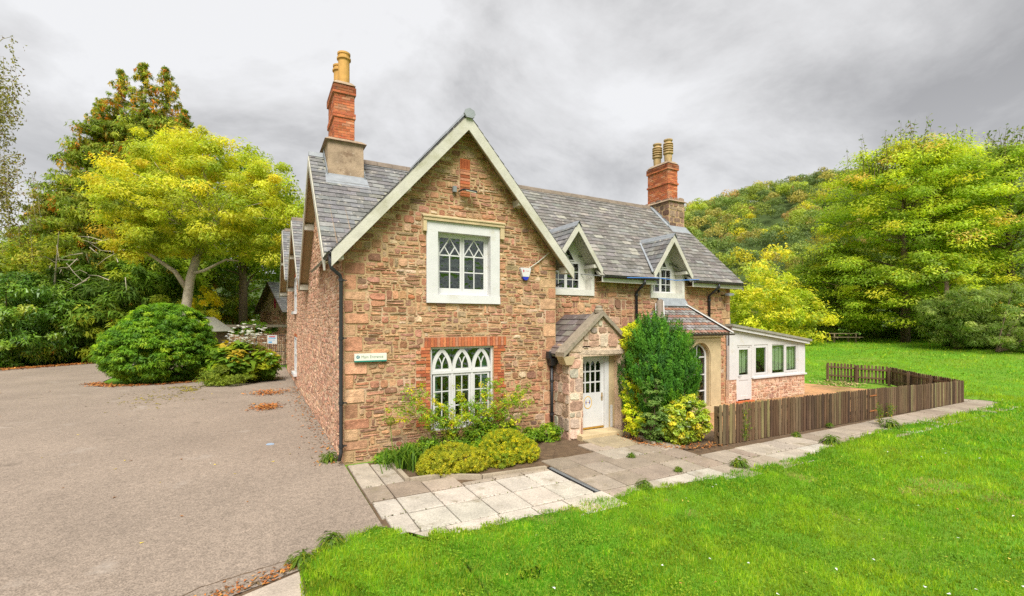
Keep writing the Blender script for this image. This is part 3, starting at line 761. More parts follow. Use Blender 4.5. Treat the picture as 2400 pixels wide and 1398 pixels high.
# gable roof
b = MB(); gl, gr = GC-3.08, GC+3.08; gez = RZ-GS*3.08; y0, y1 = -.36, RY
roof_slope(b, (gl, y1, gez), (gl, y0, gez), (GC, y0, RZ), (GC, y1, RZ), .06)
roof_slope(b, (gr, y0, gez), (gr, y1, gez), (GC, y1, RZ), (GC, y0, RZ), .06)
groof = b.build('gable_roof', 'felt', house)
gsl = 3.08*math.hypot(1, GS)
def keep_g(c): return c.z > RZ-MS*(RY-c.y)-.06
b = MB()
for o, u, v in (((gl, y1, gez), (0, -1, 0), (1, 0, GS)), ((gr, y0, gez), (0, 1, 0), (-1, 0, GS))):
    for i in slates(o, u, v, y1-y0, gsl, .36, .215, rs, SL1, keep_g): b.poly(i[0], i[1], i[2])
b.build('roof_slates', 'slate', groof, kind='stuff')
# ridge tiles
def ridge(a, c, parent, mat='ridge', w=.13, step=.46):
    a, c = Vector(a), Vector(c); d = (c-a); L_ = d.length; d.normalize(); s = d.cross(Vector((0, 0, 1))).normalized(); n = max(1, int(L_/step))
    for k in range(n):
        p, q = a+d*(L_*k/n+.004), a+d*(L_*(k+1)/n-.004); lift = Vector((0, 0, .012*rs.random()))
        prof = [(-w, -w*.78), (-w*.55, .03), (0, .075), (w*.55, .03), (w, -w*.78), (0, -.01)]
        MB().prism([p+s*x+Vector((0, 0, z))+lift for x, z in prof], q-p, (.25, .2, .15)).build('ridge_tile', mat, parent)
ridge((1.2, RY, RZ+.02), (13.45, RY, RZ+.02), mroof); ridge((XL, RY, RZ+.02), (.08, RY, RZ+.02), mroof, 'lead')
ridge((GC, y0-.05, RZ+.02), (GC, RY-.2, RZ+.02), groof, 'lead', .13)
# rear ranges' roofs
b = MB(); sl = MB()
for ry, rz, a, c, s in LG[1:]:
    for yy, sg in ((a-.3 if ry > 13 else 8.3, 1), (c+.25, -1)):
        roof_slope(b, (XL-(.12 if ry > 15 else 0), yy, rz-s*abs(yy-ry)), (8.3, yy, rz-s*abs(yy-ry)), (8.3, ry, rz), (XL-(.12 if ry > 15 else 0), ry, rz), .08)
        for i in slates((XL-(.12 if ry > 15 else 0), yy, rz-s*abs(yy-ry)), (1, 0, 0), (0, sg, s), 8.6, abs(yy-ry)*math.hypot(1, s), .36, .22, rs, SL1): sl.poly(i[0], i[1], i[2])
rroof = b.build('rear_roof', 'felt', house); sl.build('roof_slates', 'slate', rroof, kind='stuff')
for ry, rz, a, c, s in LG[1:]: ridge((XL, ry, rz+.02), (8.2, ry, rz+.02), rroof)
# --- bargeboards, soffits, purlin ends
def barge_front(p0, p1, y, h, t, name, parent, mat='barge'):
    a, c = Vector(p0), Vector(p1); d = (c-a).normalized(); n = Vector((-d.z, 0, d.x)); n = n if n.z < 0 else -n
    return MB().prism([a, c, c+n*h*(1), a+n*h], (0, t, 0)).build(name, mat, parent)
k = math.hypot(1, GS)
for sg in (-1, 1):
    e_ = Vector((GC+sg*3.10, y0-.025, gez-.04)); ap = Vector((GC, y0-.025, RZ-.03))
    q = [ap, ap-Vector((0, 0, .235*k)), Vector((e_.x, e_.y, e_.z-.20*k)), Vector((e_.x, e_.y, e_.z))]
    MB().prism(q, (0, .045, 0)).build('bargeboard', 'barge', house)
    q = [Vector((GC, y0+.025, RZ-.10)), Vector((GC, -.002, RZ-.10)), Vector((GC+sg*3.06, -.002, RZ-.10-GS*3.06)), Vector((GC+sg*3.06, y0+.025, RZ-.10-GS*3.06))]
    MB().prism(q, (0, 0, -.03)).build('soffit', 'soffit', house)
    for f in (.50, .985):
        x = GC+sg*3.0*f; zz = RZ-.30-GS*3.0*f
        MB().box(x-.10, x+.10, y0+.03, -.002, zz-.02, zz+.14).build('purlin_end', 'barge', house)
MB().prism([(GC-.11, y0-.085, RZ+.065), (GC-.15, y0-.085, RZ-.03), (GC-.08, y0-.085, RZ-.12), (GC+.08, y0-.085, RZ-.12), (GC+.15, y0-.085, RZ-.03), (GC+.11, y0-.085, RZ+.065), (GC, y0-.085, RZ+.11)], (0, .05, 0)).build('ridge_end_cap', 'lead', house)
# left verges
for i, (ry, rz, a, c, s) in enumerate(LG):
    xo = XL-(.12 if i == 2 else 0)
    for sg, ye in ((-1, .64 if i == 0 else (a+.1)), (1, 8.25 if i == 0 else c+.1)):
        dz = s*abs(ye-ry)
        q = [(xo-.02, ry, rz-.06), (xo-.02, ry, rz-.34), (xo-.02, ye, rz-.30-dz), (xo-.02, ye, rz-.06-dz)]
        MB().prism(q, (.04, 0, 0)).build('bargeboard', 'barge', house)
        q = [(xo+.02, ry, rz-.12), (-.002, ry, rz-.12), (-.002, ye, rz-.12-dz), (xo+.02, ye, rz-.12-dz)]
        MB().prism(q, (0, 0, -.03)).build('soffit', 'soffit', house)
    for f in (.45, .97):
        yy = ry+(c-ry)*f; MB().box(xo+.02, -.002, yy-.1, yy+.1, rz-.36-s*abs(yy-ry), rz-.17-s*abs(yy-ry)).build('purlin_end', 'barge', house)
# right verge
for sg, ye in ((-1, .64), (1, 8.25)):
    dz = MS*abs(ye-RY); MB().prism([(XR-.02, RY, RZ-.06), (XR-.02, RY, RZ-.3), (XR-.02, ye, RZ-.28-dz), (XR-.02, ye, RZ-.06-dz)], (.04, 0, 0)).build('bargeboard', 'barge', house)

# --- gutters and downpipes
def gutter(p, q, r=.06, parent=house, mat='blackpipe'):
    p, q = Vector(p), Vector(q); d = q-p; s = d.cross(Vector((0, 0, 1))).normalized(); prof = []
    for i in range(9): a = math.pi+math.pi*i/8; prof.append((math.cos(a)*r, math.sin(a)*r))
    for i in range(8, -1, -1): a = math.pi+math.pi*i/8; prof.append((math.cos(a)*(r-.012), math.sin(a)*(r-.012)))
    b = MB(); n = len(prof); A = [p+s*x+Vector((0, 0, z)) for x, z in prof]; B = [v+d for v in A]
    b.poly(A+B, [(i, (i+1) % n, n+(i+1) % n, n+i) for i in range(n)]+[tuple(range(n-1, -1, -1)), tuple(range(n, 2*n))])
    return b.build('gutter', mat, parent)
def downpipe(pts, r=.042, clips=(), parent=house, back=None, mat='blackpipe', name='downpipe'):
    o = MB().tube(pts, r, 10).build(name, mat, parent, smooth=True)
    for (x, y, z) in clips:
        MB().lathe((x, y, z), [(r*.9, -.03), (r*1.35, -.03), (r*1.35, .03), (r*.9, .03)], 10).box(x+.0, x+(back[0] if back else .1), y-.012+(0), y+.012+(back[1] if back else 0), z-.012, z+.012).build('pipe_bracket', mat, o)
    return o
gutter((gl-.02, y0-.0, gez-.02), (gl-.02, .62, gez-.05))
downpipe([(gl-.02, -.2, gez-.06), (gl-.02, -.2, gez-.28), (gl+.0, -.2, gez-.36), (-.10, -.14, gez-.50), (-.075, -.12, gez-.60), (-.075, -.12, .28), (-.12, -.16, .12)], .04,
         [(-.075, -.12, z) for z in (4.0, 2.75, 1.35, .42)], back=(.12, .02))
gz0 = ez-.03
gutter((7.72, .56, gz0), (10.02, .56, gz0)); gutter((11.78, .56, gz0), (XR+.05, .56, gz0))
for a, c in ((7.72, 10.02), (11.78, XR)):
    MB().box(a, c, .64, .67, gz0-.18, gz0+.02).build('fascia', 'oldwhite', house)
    MB().box(a, c, .672, WY-.002, gz0-.17, gz0-.15).build('soffit', 'soffit', house)
downpipe([(9.42, .56, gz0-.05), (9.42, .56, gz0-.16), (9.40, .80, gz0-.34), (9.40, .92, gz0-.44), (9.40, .92, .2)], .045, [(9.40, .92, z) for z in (4.0, 2.9)], back=(.02, .06))
downpipe([(13.05, .56, gz0-.05), (13.05, .56, gz0-.16), (13.0, .80, gz0-.36), (12.98, .92, gz0-.46), (12.98, .92, 2.75)], .045, [(12.98, .92, 3.9)], back=(.02, .06))
# hopper and pipe at the porch corner
hp = downpipe([(5.36, -.10, 2.0), (5.36, -.10, .1)], .045, [(5.36, -.10, z) for z in (1.5, .6)], back=(.02, .08))
MB().hexa([(5.28, -.2, 1.92), (5.44, -.2, 1.92), (5.44, -.02, 1.92), (5.28, -.02, 1.92), (5.24, -.24, 2.12), (5.5, -.24, 2.12), (5.5, -.02, 2.12), (5.24, -.02, 2.12)]).box(5.2, 5.3, -.2, -.06, 2.12, 2.3).build('hopper', 'blackpipe', hp)

# --- windows ------------------------------------------------------
def pane(parent, u0, u1, v0, v1, y, mat='glass', ax='y'):
    q = [(u0, v0), (u1, v0), (u1, v1), (u0, v1)]
    pts = [(a, y, c) for a, c in q] if ax == 'y' else [(y, a, c) for a, c in q]
    return MB().prism(pts, (0, .004, 0) if ax == 'y' else (.004, 0, 0)).build('pane', mat, parent)
# upper gable window: painted splayed stone surround, two casements with lattice heads
b = MB()
o_, i_ = (1.86, 3.80, 3.56, 5.51), (2.14, 3.54, 3.86, 5.27)
yf, yb = -.045, .20
def frame_ring(b, o, i, y0, y1):
    u0, u1, v0, v1 = o; a0, a1, c0, c1 = i
    b.box(u0, a0, y0, y1, v0, v1).box(a1, u1, y0, y1, v0, v1).box(a0, a1, y0, y1, v0, c0).box(a0, a1, y0, y1, c1, v1)
b = MB(); frame_ring(b, (o_[0], o_[1], o_[2]+.19, o_[3]), (i_[0], i_[1], i_[2]-.1, i_[3]), yf, yb)
b.hexa([(1.855, -.07, 3.555), (3.805, -.07, 3.555), (3.805, yb, 3.555), (1.855, yb, 3.555), (1.855, -.06, 3.745), (3.805, -.06, 3.745), (3.805, yb, 3.80), (1.855, yb, 3.80)])
w1 = b.build('window', 'white', house, label='white square-headed upper window with lattice casement heads')
MB().box(1.77, 3.92, -.10, -.0, 5.515, 5.62).box(1.77, 1.852, -.085, .0, 5.25, 5.515).box(3.808, 3.92, -.085, 0, 5.22, 5.515).prism([(1.75, -.12, 5.62), (3.94, -.12, 5.62), (3.94, .0, 5.67), (1.75, .0, 5.67)], (0, 0, -.03)).build('hood_mould', 'ashlar', house)
fr = MB(); frame_ring(fr, (2.14, 3.54, 3.78, 5.27), (2.19, 3.49, 3.86, 5.22), .14, .20)
fr.build('frame', 'white', w1)
for a, c in ((2.19, 2.835), (2.845, 3.49)):
    s = MB(); frame_ring(s, (a, c, 3.86, 5.22), (a+.055, c-.055, 3.93, 5.165), .15, .19)
    u0, u1, v0, v1 = a+.055, c-.055, 3.93, 5.165; um = (u0+u1)/2; h = (v1-v0); zz = v0+h*.655
    s.box(um-.013, um+.013, .155, .185, v0, zz).box(u0, u1, .156, .184, zz-.015, zz+.015).box(u0, u1, .157, .183, v0+h*.33-.013, v0+h*.33+.013)
    hw = (u1-u0)/2
    s.ribbon([(u0, zz+.02), (um, v1)], .028, .158, .182).ribbon([(um, v1), (u1, zz+.02)], .028, .1585, .1815)
    s.ribbon([(u0+hw*.5, zz+(v1-zz)*.5), (um, zz)], .026, .159, .181).ribbon([(um, zz), (u1-hw*.5, zz+(v1-zz)*.5)], .026, .1595, .1805)
    cs = s.build('casement', 'white', w1)
    for p in ((u0, um, v0, v0+h*.33), (um, u1, v0, v0+h*.33), (u0, um, v0+h*.33, zz), (um, u1, v0+h*.33, zz), (u0, u1, zz, v1)): pane(w1, *p, .17)
# lower gable window: three lights with pointed heads
def arch(b, u0, u1, z0, z1, w, ya, yb_, n=8):
    um = (u0+u1)/2; hw = (u1-u0)/2; H = z1-z0
    Rr = (hw*hw+H*H)/(2*hw); L_, R_ = [], []
    for i in range(n+1):
        t = i/n; a = t*math.asin(min(1, H/Rr)); du = Rr*(1-math.cos(a)); dz = Rr*math.sin(a)
        L_.append((u0+du, z0+dz)); R_.append((u1-du, z0+dz))
    b.ribbon(L_, w, ya, yb_).ribbon(R_, w, ya+.0007, yb_-.0007)
b = MB(); frame_ring(b, (1.97, 3.64, .48, 2.5), (2.02, 3.59, .58, 2.44), .05, .14)
w2 = b.build('window', 'white', house, label='tall white ground-floor window with three pointed lights')
b = MB().box(2.02, 3.59, .045, .142, 1.84, 1.91).box(1.95, 3.66, .02, .05, .42, .50)
lw = (3.59-2.02)/3
for k in (1, 2): b.box(2.02+lw*k-.03, 2.02+lw*k+.03, .055, .138, .58, 1.84)
for k in range(3):
    a, c = 2.02+lw*k+.005, 2.02+lw*(k+1)-.005
    arch(b, a+.035, c-.035, 1.92, 2.42, .085, .06, .13)
    b.box(a+.01, a+.065, .061, .129, 1.91, 2.0).box(c-.065, c-.01, .061, .129, 1.91, 2.0).box(a+.05, c-.05, .062, .128, 1.91, 1.955)
    um = (a+c)/2; q = (c-a)/2-.07
    b.ribbon([(um-q*.62, 2.28), (um-q*.30, 2.20), (um-.01, 2.08), (um, 1.95)], .024, .075, .115).ribbon([(um+q*.62, 2.28), (um+q*.30, 2.20), (um+.01, 2.08), (um, 1.95)], .024, .0755, .1145)
    f0, f1 = a+.04, c-.04
    s = MB(); frame_ring(s, (f0-.012, f1+.012, .6, 1.83), (f0+.04, f1-.04, .68, 1.78), .07, .125); u0, u1, v0, v1 = f0+.04, f1-.04, .68, 1.78; h = v1-v0
    s.box(um-.012, um+.012, .08, .115, v0, v1)
    for t in (.33, .66): s.box(u0, u1, .081, .114, v0+h*t-.012, v0+h*t+.012)
    s.build('casement', 'white', w2)
    for t in range(3):
        for (p, q2) in ((u0, um), (um, u1)): pane(w2, p, q2, v0+h*t/3, v0+h*(t+1)/3, .095)
    pane(w2, a, c, 1.93, 2.44, .097)
b.build('frame', 'white', w2)
for i, (a, c, w_) in enumerate(((2.06, 2.22, 'left'), (3.36, 3.56, 'right'))):
    b = MB(); n = 12; pts = [(a+(c-a)*i_/n, .26+.025*math.sin(i_*1.9)) for i_ in range(n+1)]
    for j in range(n):
        p, q = pts[j], pts[j+1]; b.poly([(p[0], p[1], .6), (q[0], q[1], .6), (q[0], q[1], 2.4), (p[0], p[1], 2.4)], [(0, 1, 2, 3)])
    props(b.build('curtain', 'curtain'), 'pale teal curtain hanging at the %s side of the three-light window' % w_, 'curtain', 'window curtains')
# brick dressings round the lower window and the blocked slit in the gable
RB = [((.46, .135, .055), 4), ((.51, .175, .075), 3), ((.38, .105, .048), 2), ((.49, .215, .12), 1.5)]
MB().box(1.80, 4.01, -.008, -.001, 2.49, 2.74).build('lintel_bed', 'brickmortar', fwall); MB().box(2.71, 2.99, -.008, -.001, 6.18, 7.13).build('infill_bed', 'brickmortar', fwall)
def toothed(rows, inner):
    pts = [(inner, rows[0][1])]
    for a, z_ in rows: pts += [(a, z_), (a, z_+.078)]
    pts.append((inner, rows[-1][1]+.078)); MB().prism([(x, -.008, z) for x, z in pts], (0, .007, 0)).build('jamb_bed', 'brickmortar', fwall)
toothed(jl, 1.965); toothed(jr, 3.645)
def bricks(name, lst, parent, mat='brick', n=300):
    for (x0, x1, y0_, y1_, z0, z1, c) in lst: MB().box(x0, x1, y0_, y1_, z0, z1, c).build(name, mat, parent)
lst = []; n = 28
for k in range(n): a = 1.81+2.19*k/n; lst.append((a+.006, a+2.19/n-.006, -.028-rs.random()*.006, .0, 2.50, 2.725, jit(pick(RB, rs), .14, rs)))
for a, z_ in jl:
    c = a
    while c < 1.94: e_ = min(1.965, c+rs.choice((.11, .225))); lst.append((c+.005, e_-.004, -.024-rs.random()*.008, .0, z_+.006, z_+.07, jit(pick(RB, rs), .18, rs))); c = e_
for a, z_ in jr:
    c = 3.645
    while c < a-.03: e_ = min(a, c+rs.choice((.11, .225))); lst.append((c+.004, e_-.005, -.024-rs.random()*.008, .0, z_+.006, z_+.07, jit(pick(RB, rs), .18, rs))); c = e_
z_ = 6.19
while z_ < 6.86: lst.append((2.72+rs.random()*.01, 2.98, -.022-rs.random()*.01, 0, z_+.006, z_+.07, jit(pick(RB, rs), .2, rs))); z_ += .078
bricks('brick', lst, fwall)
av = MB().box(2.72, 2.98, -.03, 0, 6.87, 7.12).build('air_brick', 'terracotta', fwall)
b = MB()
for i in range(6):
    for j in range(7): b.box(2.737+i*.0405, 2.765+i*.0405, -.0315, -.0302, 6.89+j*.031, 6.911+j*.031)
b.build('vent_holes', 'terradark', av)
# side wall windows
for i, (a, c, z0, z1) in enumerate(LW):
    b = MB().box(-.025, .06, a, a+.08, z0, z1).box(-.025, .06, c-.08, c, z0, z1).box(-.02, .058, a+.08, c-.08, z0, z0+.08).box(-.02, .058, a+.08, c-.08, z1-.08, z1).box(-.015, .055, a+.08, c-.08, (z0+z1)/2-.03, (z0+z1)/2+.03).box(-.012, .05, (a+c)/2-.03, (a+c)/2+.03, z0+.08, z1-.08)
    b.box(-.16, .1, a-.08, c+.08, z0-.14, z0-.002)
    w = b.build('window', 'white', house, label='narrow white side window, %s floor' % ('upper', 'ground')[i])
    pane(w, a, c, z0, z1, .02, ax='x')
    b = MB()
    for k in range(11): y_ = a-.06+k*(c-a+.12)/11; b.box(-.03, .0, y_+.005, y_+(c-a+.12)/11-.005, z1+.0+.05*math.sin((k+.5)/11*3.14), z1+.13+.05*math.sin((k+.5)/11*3.14), jit(RB[0][0], .15))
    b.build('brick_arch', 'brick', lwall)

# --- dormers
def dormer(cx, tag):
    hw = .82; a, c = cx-hw, cx+hw; yv = .70
    d = MB()
    # white boarded surround and deep reveal
    yw = WY+.30
    d.box(a, c, WY-.05, yw, 3.92, 4.10)                                                # sill board
    d.box(a, a+.12, WY-.045, yw, 4.10, 4.86).box(c-.12, c, WY-.045, yw, 4.10, 4.86)      # posts and cheeks
    d.box(c-.36, c-.12, yw-.05, yw+.0, 4.10, 4.9).box(a+.12, a+.2, yw-.05, yw, 4.10, 4.9)
    dm = d.build('dormer', 'oldwhite', house, label=tag)
    # roof, soffits, boards
    half = .92; ze = DAZ-DSL*half; ym = RY-(RZ-DAZ)/MS
    r = MB()
    for sg in (-1, 1): r.slab([(cx+sg*half, yv, ze), (cx, yv, DAZ), (cx, ym+.1, DAZ), (cx+sg*half, RY-(RZ-ze)/MS+.1, ze)], .04)
    r.build('dormer_roof', 'felt', dm)
    s = MB()
    for sg in (-1, 1):
        vv = Vector((-sg, 0, DSL)); L_ = half*math.hypot(1, DSL)
        for i in slates((cx+sg*half, yv if sg > 0 else ym+.15, ze), (0, sg, 0), vv, ym+.15-yv, L_, .3, .2, rs, SL1, lambda p: p.z > RZ-MS*(RY-p.y)-.05): s.poly(i[0], i[1], i[2])
    s.build('roof_slates', 'slate', dm, kind='stuff')
    for sg in (-1, 1):
        q = [(cx, yv-.03, DAZ-.02), (cx, yv-.03, DAZ-.26), (cx+sg*(half-.0), yv-.03, ze-.21), (cx+sg*(half+.02), yv-.03, ze-.02)]
        MB().prism(q, (0, .04, 0)).build('bargeboard', 'barge', dm)
        q = [(cx, yv+.01, DAZ-.09), (cx, yw, DAZ-.09), (cx+sg*half*.97, yw, ze-.06), (cx+sg*half*.97, yv+.01, ze-.06)]
        MB().prism(q, (0, 0, -.02)).build('soffit', 'barge', dm)
        MB().box(cx+sg*.70-.09, cx+sg*.70+.09, yv+.02, yw-.05, ze+.02, ze+.12).build('purlin_end', 'barge', dm)
        # lead on the ridge
        MB().prism([(cx, yv-.06, DAZ+.055), (cx+sg*.10, yv-.06, DAZ+.045-DSL*.10), (cx+sg*.10, ym+.05, DAZ+.045-DSL*.10), (cx, ym+.12, DAZ+.055)], (0, 0, -.012)).build('lead_ridge', 'lead', dm)
        MB().prism([(cx+sg*.93, yv+.02, ze+.04), (cx+sg*1.0, yv+.02, ze-.01), (cx+sg*.12, ym+.0, DAZ-.02), (cx+sg*.06, ym-.02, DAZ-.02)], (0, 0, .035)).build('valley_lead', 'lead', dm)
    # gable infill above the window and the window itself
    MB().prism([(a+.02, yw-.02, 4.86), (c-.02, yw-.02, 4.86), (cx, yw-.02, DAZ-.12)], (0, .03, 0)).build('gable_board', 'oldwhite', dm)
    u0, u1, v0, v1 = a+.20, c-.36, 4.12, 4.98; um = (u0+u1)/2
    f = MB(); frame_ring(f, (u0, u1, v0, v1), (u0+.05, u1-.05, v0+.05, v1-.05), yw-.065, yw-.022)
    f.box(um-.05, um+.05, yw-.062, yw-.024, v0+.05, v1-.05)
    for (p, q) in ((u0+.05, um-.05), (um+.05, u1-.05)):
        m_ = (p+q)/2; f.box(m_-.011, m_+.011, yw-.058, yw-.028, v0+.05, v1-.05)
        for t in (.33, .66): zz = v0+.05+(v1-v0-.1)*t; f.box(p, q, yw-.057, yw-.029, zz-.011, zz+.011)
    f.ribbon([(um-.34, v1+.05), (um, v1+.60), (um+.34, v1+.05), (um-.34, v1+.05)], .05, yw-.06, yw-.022)
    f.ribbon([(um-.15, v1+.04), (um, v1+.3), (um+.15, v1+.04)], .025, yw-.055, yw-.025).box(um-.012, um+.012, yw-.056, yw-.024, v1+.03, v1+.5)
    f.build('window_frame', 'white', dm)
    for (p, q) in ((u0+.05, um-.05), (um+.05, u1-.05)):
        for t in range(3):
            h = (v1-v0-.1)/3
            for (x0, x1) in ((p, (p+q)/2), ((p+q)/2, q)): pane(dm, x0, x1, v0+.05+h*t, v0+.05+h*(t+1), yw-.043, 'glassd')
    MB().prism([(um-.32, yw-.034, v1+.06), (um+.32, yw-.034, v1+.06), (um, yw-.034, v1+.56)], (0, .004, 0)).build('pane', 'glassd', dm)
dormer(dorm[0][0], 'white peeling dormer next to the front gable'); dormer(dorm[1][0], 'white dormer above the tiled bay roof')
props(MB().tube([(8.6, .50, gz0-.02), (9.9, .49, gz0+.03), (10.9, .62, gz0+.0), (11.9, .48, gz0+.06)], .013, 6).build('gutter_cable', 'skylight_blue'), 'thin blue cable strung along the gutter across the right dormer', 'cable')
props(MB().tube([(7.35, 1.26, 4.62), (7.62, .62, 4.52)], .012, 6).build('stay_rod', 'grey'), 'thin grey stay rod across the left dormer reveal', 'rod')

# --- chimneys
def brick_stack(parent, x0, x1, y0_, y1_, z0, z1, rr):
    MB().box(x0+.006, x1-.006, y0_+.006, y1_-.006, z0, z1).build('core', 'brickmortar', parent)
    z = z0; r = 0; h = .078
    while z < z1-.03:
        f = (z-z0)/(z1-z0); g = .035 if (.40 < f < .46) else (.045 if .80 < f < .93 else 0)
        a, c, d, e_ = x0-g, x1+g, y0_-g, y1_+g
        if g: MB().box(a+.01, c-.01, d+.01, e_-.01, z, z+h).build('corbel_core', 'brickmortar', parent)
        dark = (.5 if f > .86 else 1)
        def run(lo, hi, face):
            u = lo - (.11 if r % 2 else 0)
            while u < hi:
                v = u+.225; p, q = max(u, lo)+.005, min(v, hi)-.005; u = v
                if q-p < .03: continue
                col = tuple(x*dark for x in jit(pick(RB, rr), .2, rr)); t = rr.uniform(0, .005)
                if face == 'f': MB().box(p, q, d-t, d+.05, z+.006, z+h-.006, col).build('brick', 'brick', parent)
                if face == 'l': MB().box(a-t, a+.05, p, q, z+.006, z+h-.006, col).build('brick', 'brick', parent)
        run(a, c, 'f'); run(d+.052, e_, 'l')
        z += h; r += 1
    b = MB()                                                    # hidden faces in one piece each
    b.box(x1-.004, x1+.003, y0_+.02, y1_, z0, z1, RB[0][0]).box(x0+.02, x1, y1_-.004, y1_+.003, z0, z1, RB[0][0]); b.build('rear_brick_face', 'brick', parent)
    MB().hexa([(x0-.03, y0_-.03, z1), (x1+.03, y0_-.03, z1), (x1+.03, y1_+.03, z1), (x0-.03, y1_+.03, z1), (x0+.08, y0_+.08, z1+.12), (x1-.08, y0_+.08, z1+.12), (x1-.08, y1_-.08, z1+.12), (x0+.08, y1_-.08, z1+.12)]).build('flaunching', 'render', parent)
c1 = MB().hexa([(.10, 3.60, 7.2), (1.13, 3.60, 7.2), (1.13, 5.3, 7.2), (.10, 5.3, 7.2), (.12, 3.62, 8.36), (1.11, 3.62, 8.36), (1.11, 5.28, 8.36), (.12, 5.28, 8.36)]).build('chimney', 'render', house, label='left chimney with rendered base')
MB().hexa([(.03, 3.53, 8.36), (1.20, 3.53, 8.36), (1.20, 5.37, 8.36), (.03, 5.37, 8.36), (.16, 3.66, 8.46), (1.07, 3.66, 8.46), (1.07, 5.24, 8.46), (.16, 5.24, 8.46)]).build('drip_course', 'render', c1)
brick_stack(c1, .32, .90, 3.85, 5.10, 8.46, 10.16, rs)
for (px_, py_, h_) in ((.64, 4.14, 1.0), (.60, 4.78, .92)):
    MB().lathe((px_, py_, 10.22), [(.165, 0), (.165, h_*.78), (.205, h_*.80), (.205, h_*.85), (.17, h_*.87), (.17, h_*.93), (.19, h_*.95), (.19, h_), (.14, h_), (.14, h_*.7)], 18).build('chimney_pot', 'pot', c1, smooth=False)
MB().hexa([(.04, 3.50, 7.14), (1.19, 3.50, 7.14), (1.19, 3.58, 7.2), (.04, 3.58, 7.2), (.06, 3.575, 7.38), (1.17, 3.575, 7.38), (1.17, 3.598, 7.38), (.06, 3.598, 7.38)]).prism([(.02, 3.2, RZ-MS*(RY-3.2)+.035), (1.21, 3.2, RZ-MS*(RY-3.2)+.035), (1.19, 3.52, RZ-MS*(RY-3.52)+.05), (.04, 3.52, RZ-MS*(RY-3.52)+.05)], (0, 0, -.02)).prism([(1.132, 3.5, 7.26), (1.132, 4.4, 8.15), (1.132, 4.4, 8.32), (1.132, 3.5, 7.45)], (.015, 0, 0)).prism([(.085, 3.5, 7.26), (.085, 4.4, 8.15), (.085, 4.4, 8.34), (.085, 3.5, 7.45)], (.014, 0, 0)).build('flashing', 'lead', c1)
c2b = MB().box(13.53, 14.42, 3.33, 5.47, 6.95, 8.2).build('chimney', 'mortar', house, label='right chimney with dark stone base and two ribbed pots')
st = []
for mp, (u0, u1) in ((lambda u, v, d: (u, 3.33-d, v), (13.53, 14.42)), (lambda u, v, d: (13.53-d, u, v), (3.33, 5.47))):
    st += stone_items(rubble(u0, u1, 7.0, 8.2, rs, h=(.18, .34), w=(.25, .5), split=0), mp, rs, [((.26, .16, .11), 3), ((.18, .11, .08), 2), ((.32, .22, .15), 1.5)])
pieces('stone', st, 'stone', c2b)
MB().hexa([(13.44, 3.24, 8.2), (14.51, 3.24, 8.2), (14.51, 5.56, 8.2), (13.44, 5.56, 8.2), (13.58, 3.4, 8.32), (14.36, 3.4, 8.32), (14.36, 5.4, 8.32), (13.58, 5.4, 8.32)]).build('drip_course', 'render', c2b)
brick_stack(c2b, 13.74, 14.32, 3.60, 4.78, 8.32, 9.92, rs)
for (px_, py_) in ((14.03, 3.86), (14.0, 4.46)):
    prof = [(.15, 0), (.17, .3), (.155, .36), (.215, .40)]
    for k in range(4): prof += [(.215, .42+k*.1), (.215, .46+k*.1), (.15, .465+k*.1), (.15, .515+k*.1)]
    prof += [(.215, .82), (.2, .86), (.15, .88), (.15, .94), (.19, .97), (.19, 1.02), (.13, 1.02)]
    MB().lathe((px_, py_, 10.0), prof, 18).build('chimney_pot', 'potdark', c2b)
MB().prism([(13.42, 3.24, 6.98), (13.53, 3.24, 7.05), (13.53, 4.3, 8.12), (13.42, 4.3, 8.06)], (0, 0, .06)).prism([(13.4, 3.0, RZ-MS*(RY-3.0)+.03), (14.5, 3.0, RZ-MS*(RY-3.0)+.03), (14.48, 3.31, RZ-MS*(RY-3.31)+.08), (13.42, 3.31, RZ-MS*(RY-3.31)+.08)], (0, 0, -.02)).prism([(13.50, 3.3, 7.0), (13.50, 4.35, 8.05), (13.50, 4.35, 8.2), (13.50, 3.3, 7.26)], (.015, 0, 0)).build('flashing', 'lead', c2b)
# --- bay window (part of the house)
by, bx0, bx1 = .05, 9.62, 12.48
def arch_wall(b, c, r, zs, x0, x1, z0, z1, y_0, y_1):
    arc = [(c+r*math.cos(math.pi-math.pi*i/14), zs+r*math.sin(math.pi-math.pi*i/14)) for i in range(15)]
    poly = [(x0, z0), (c-r, z0)]+arc+[(c+r, z0), (x1, z0), (x1, z1), (x0, z1)]
    b.prism([(a, y_0, z) for a, z in poly], (0, y_1-y_0, 0))
b = MB()
arch_wall(b, 10.22, .46, 1.92, bx0, 10.82, 0, 2.58, by, by+.25); arch_wall(b, 11.42, .46, 1.92, 10.822, bx1, 0, 2.58, by, by+.25)
b.box(bx0, bx0+.25, by+.252, WY-.03, 0, 2.58).box(bx1-.25, bx1, by+.252, WY-.03, 0, 2.58)
bay = b.build('bay_window', 'ashlar', house, label='buff ashlar bay with round arched windows and a tiled roof')
b = MB().box(bx0-.06, bx1+.06, by-.06, by+.22, 2.582, 2.70).box(bx0-.04, bx1+.04, by-.04, by+.24, .0, .22); b.build('cornice', 'ashlar', bay)
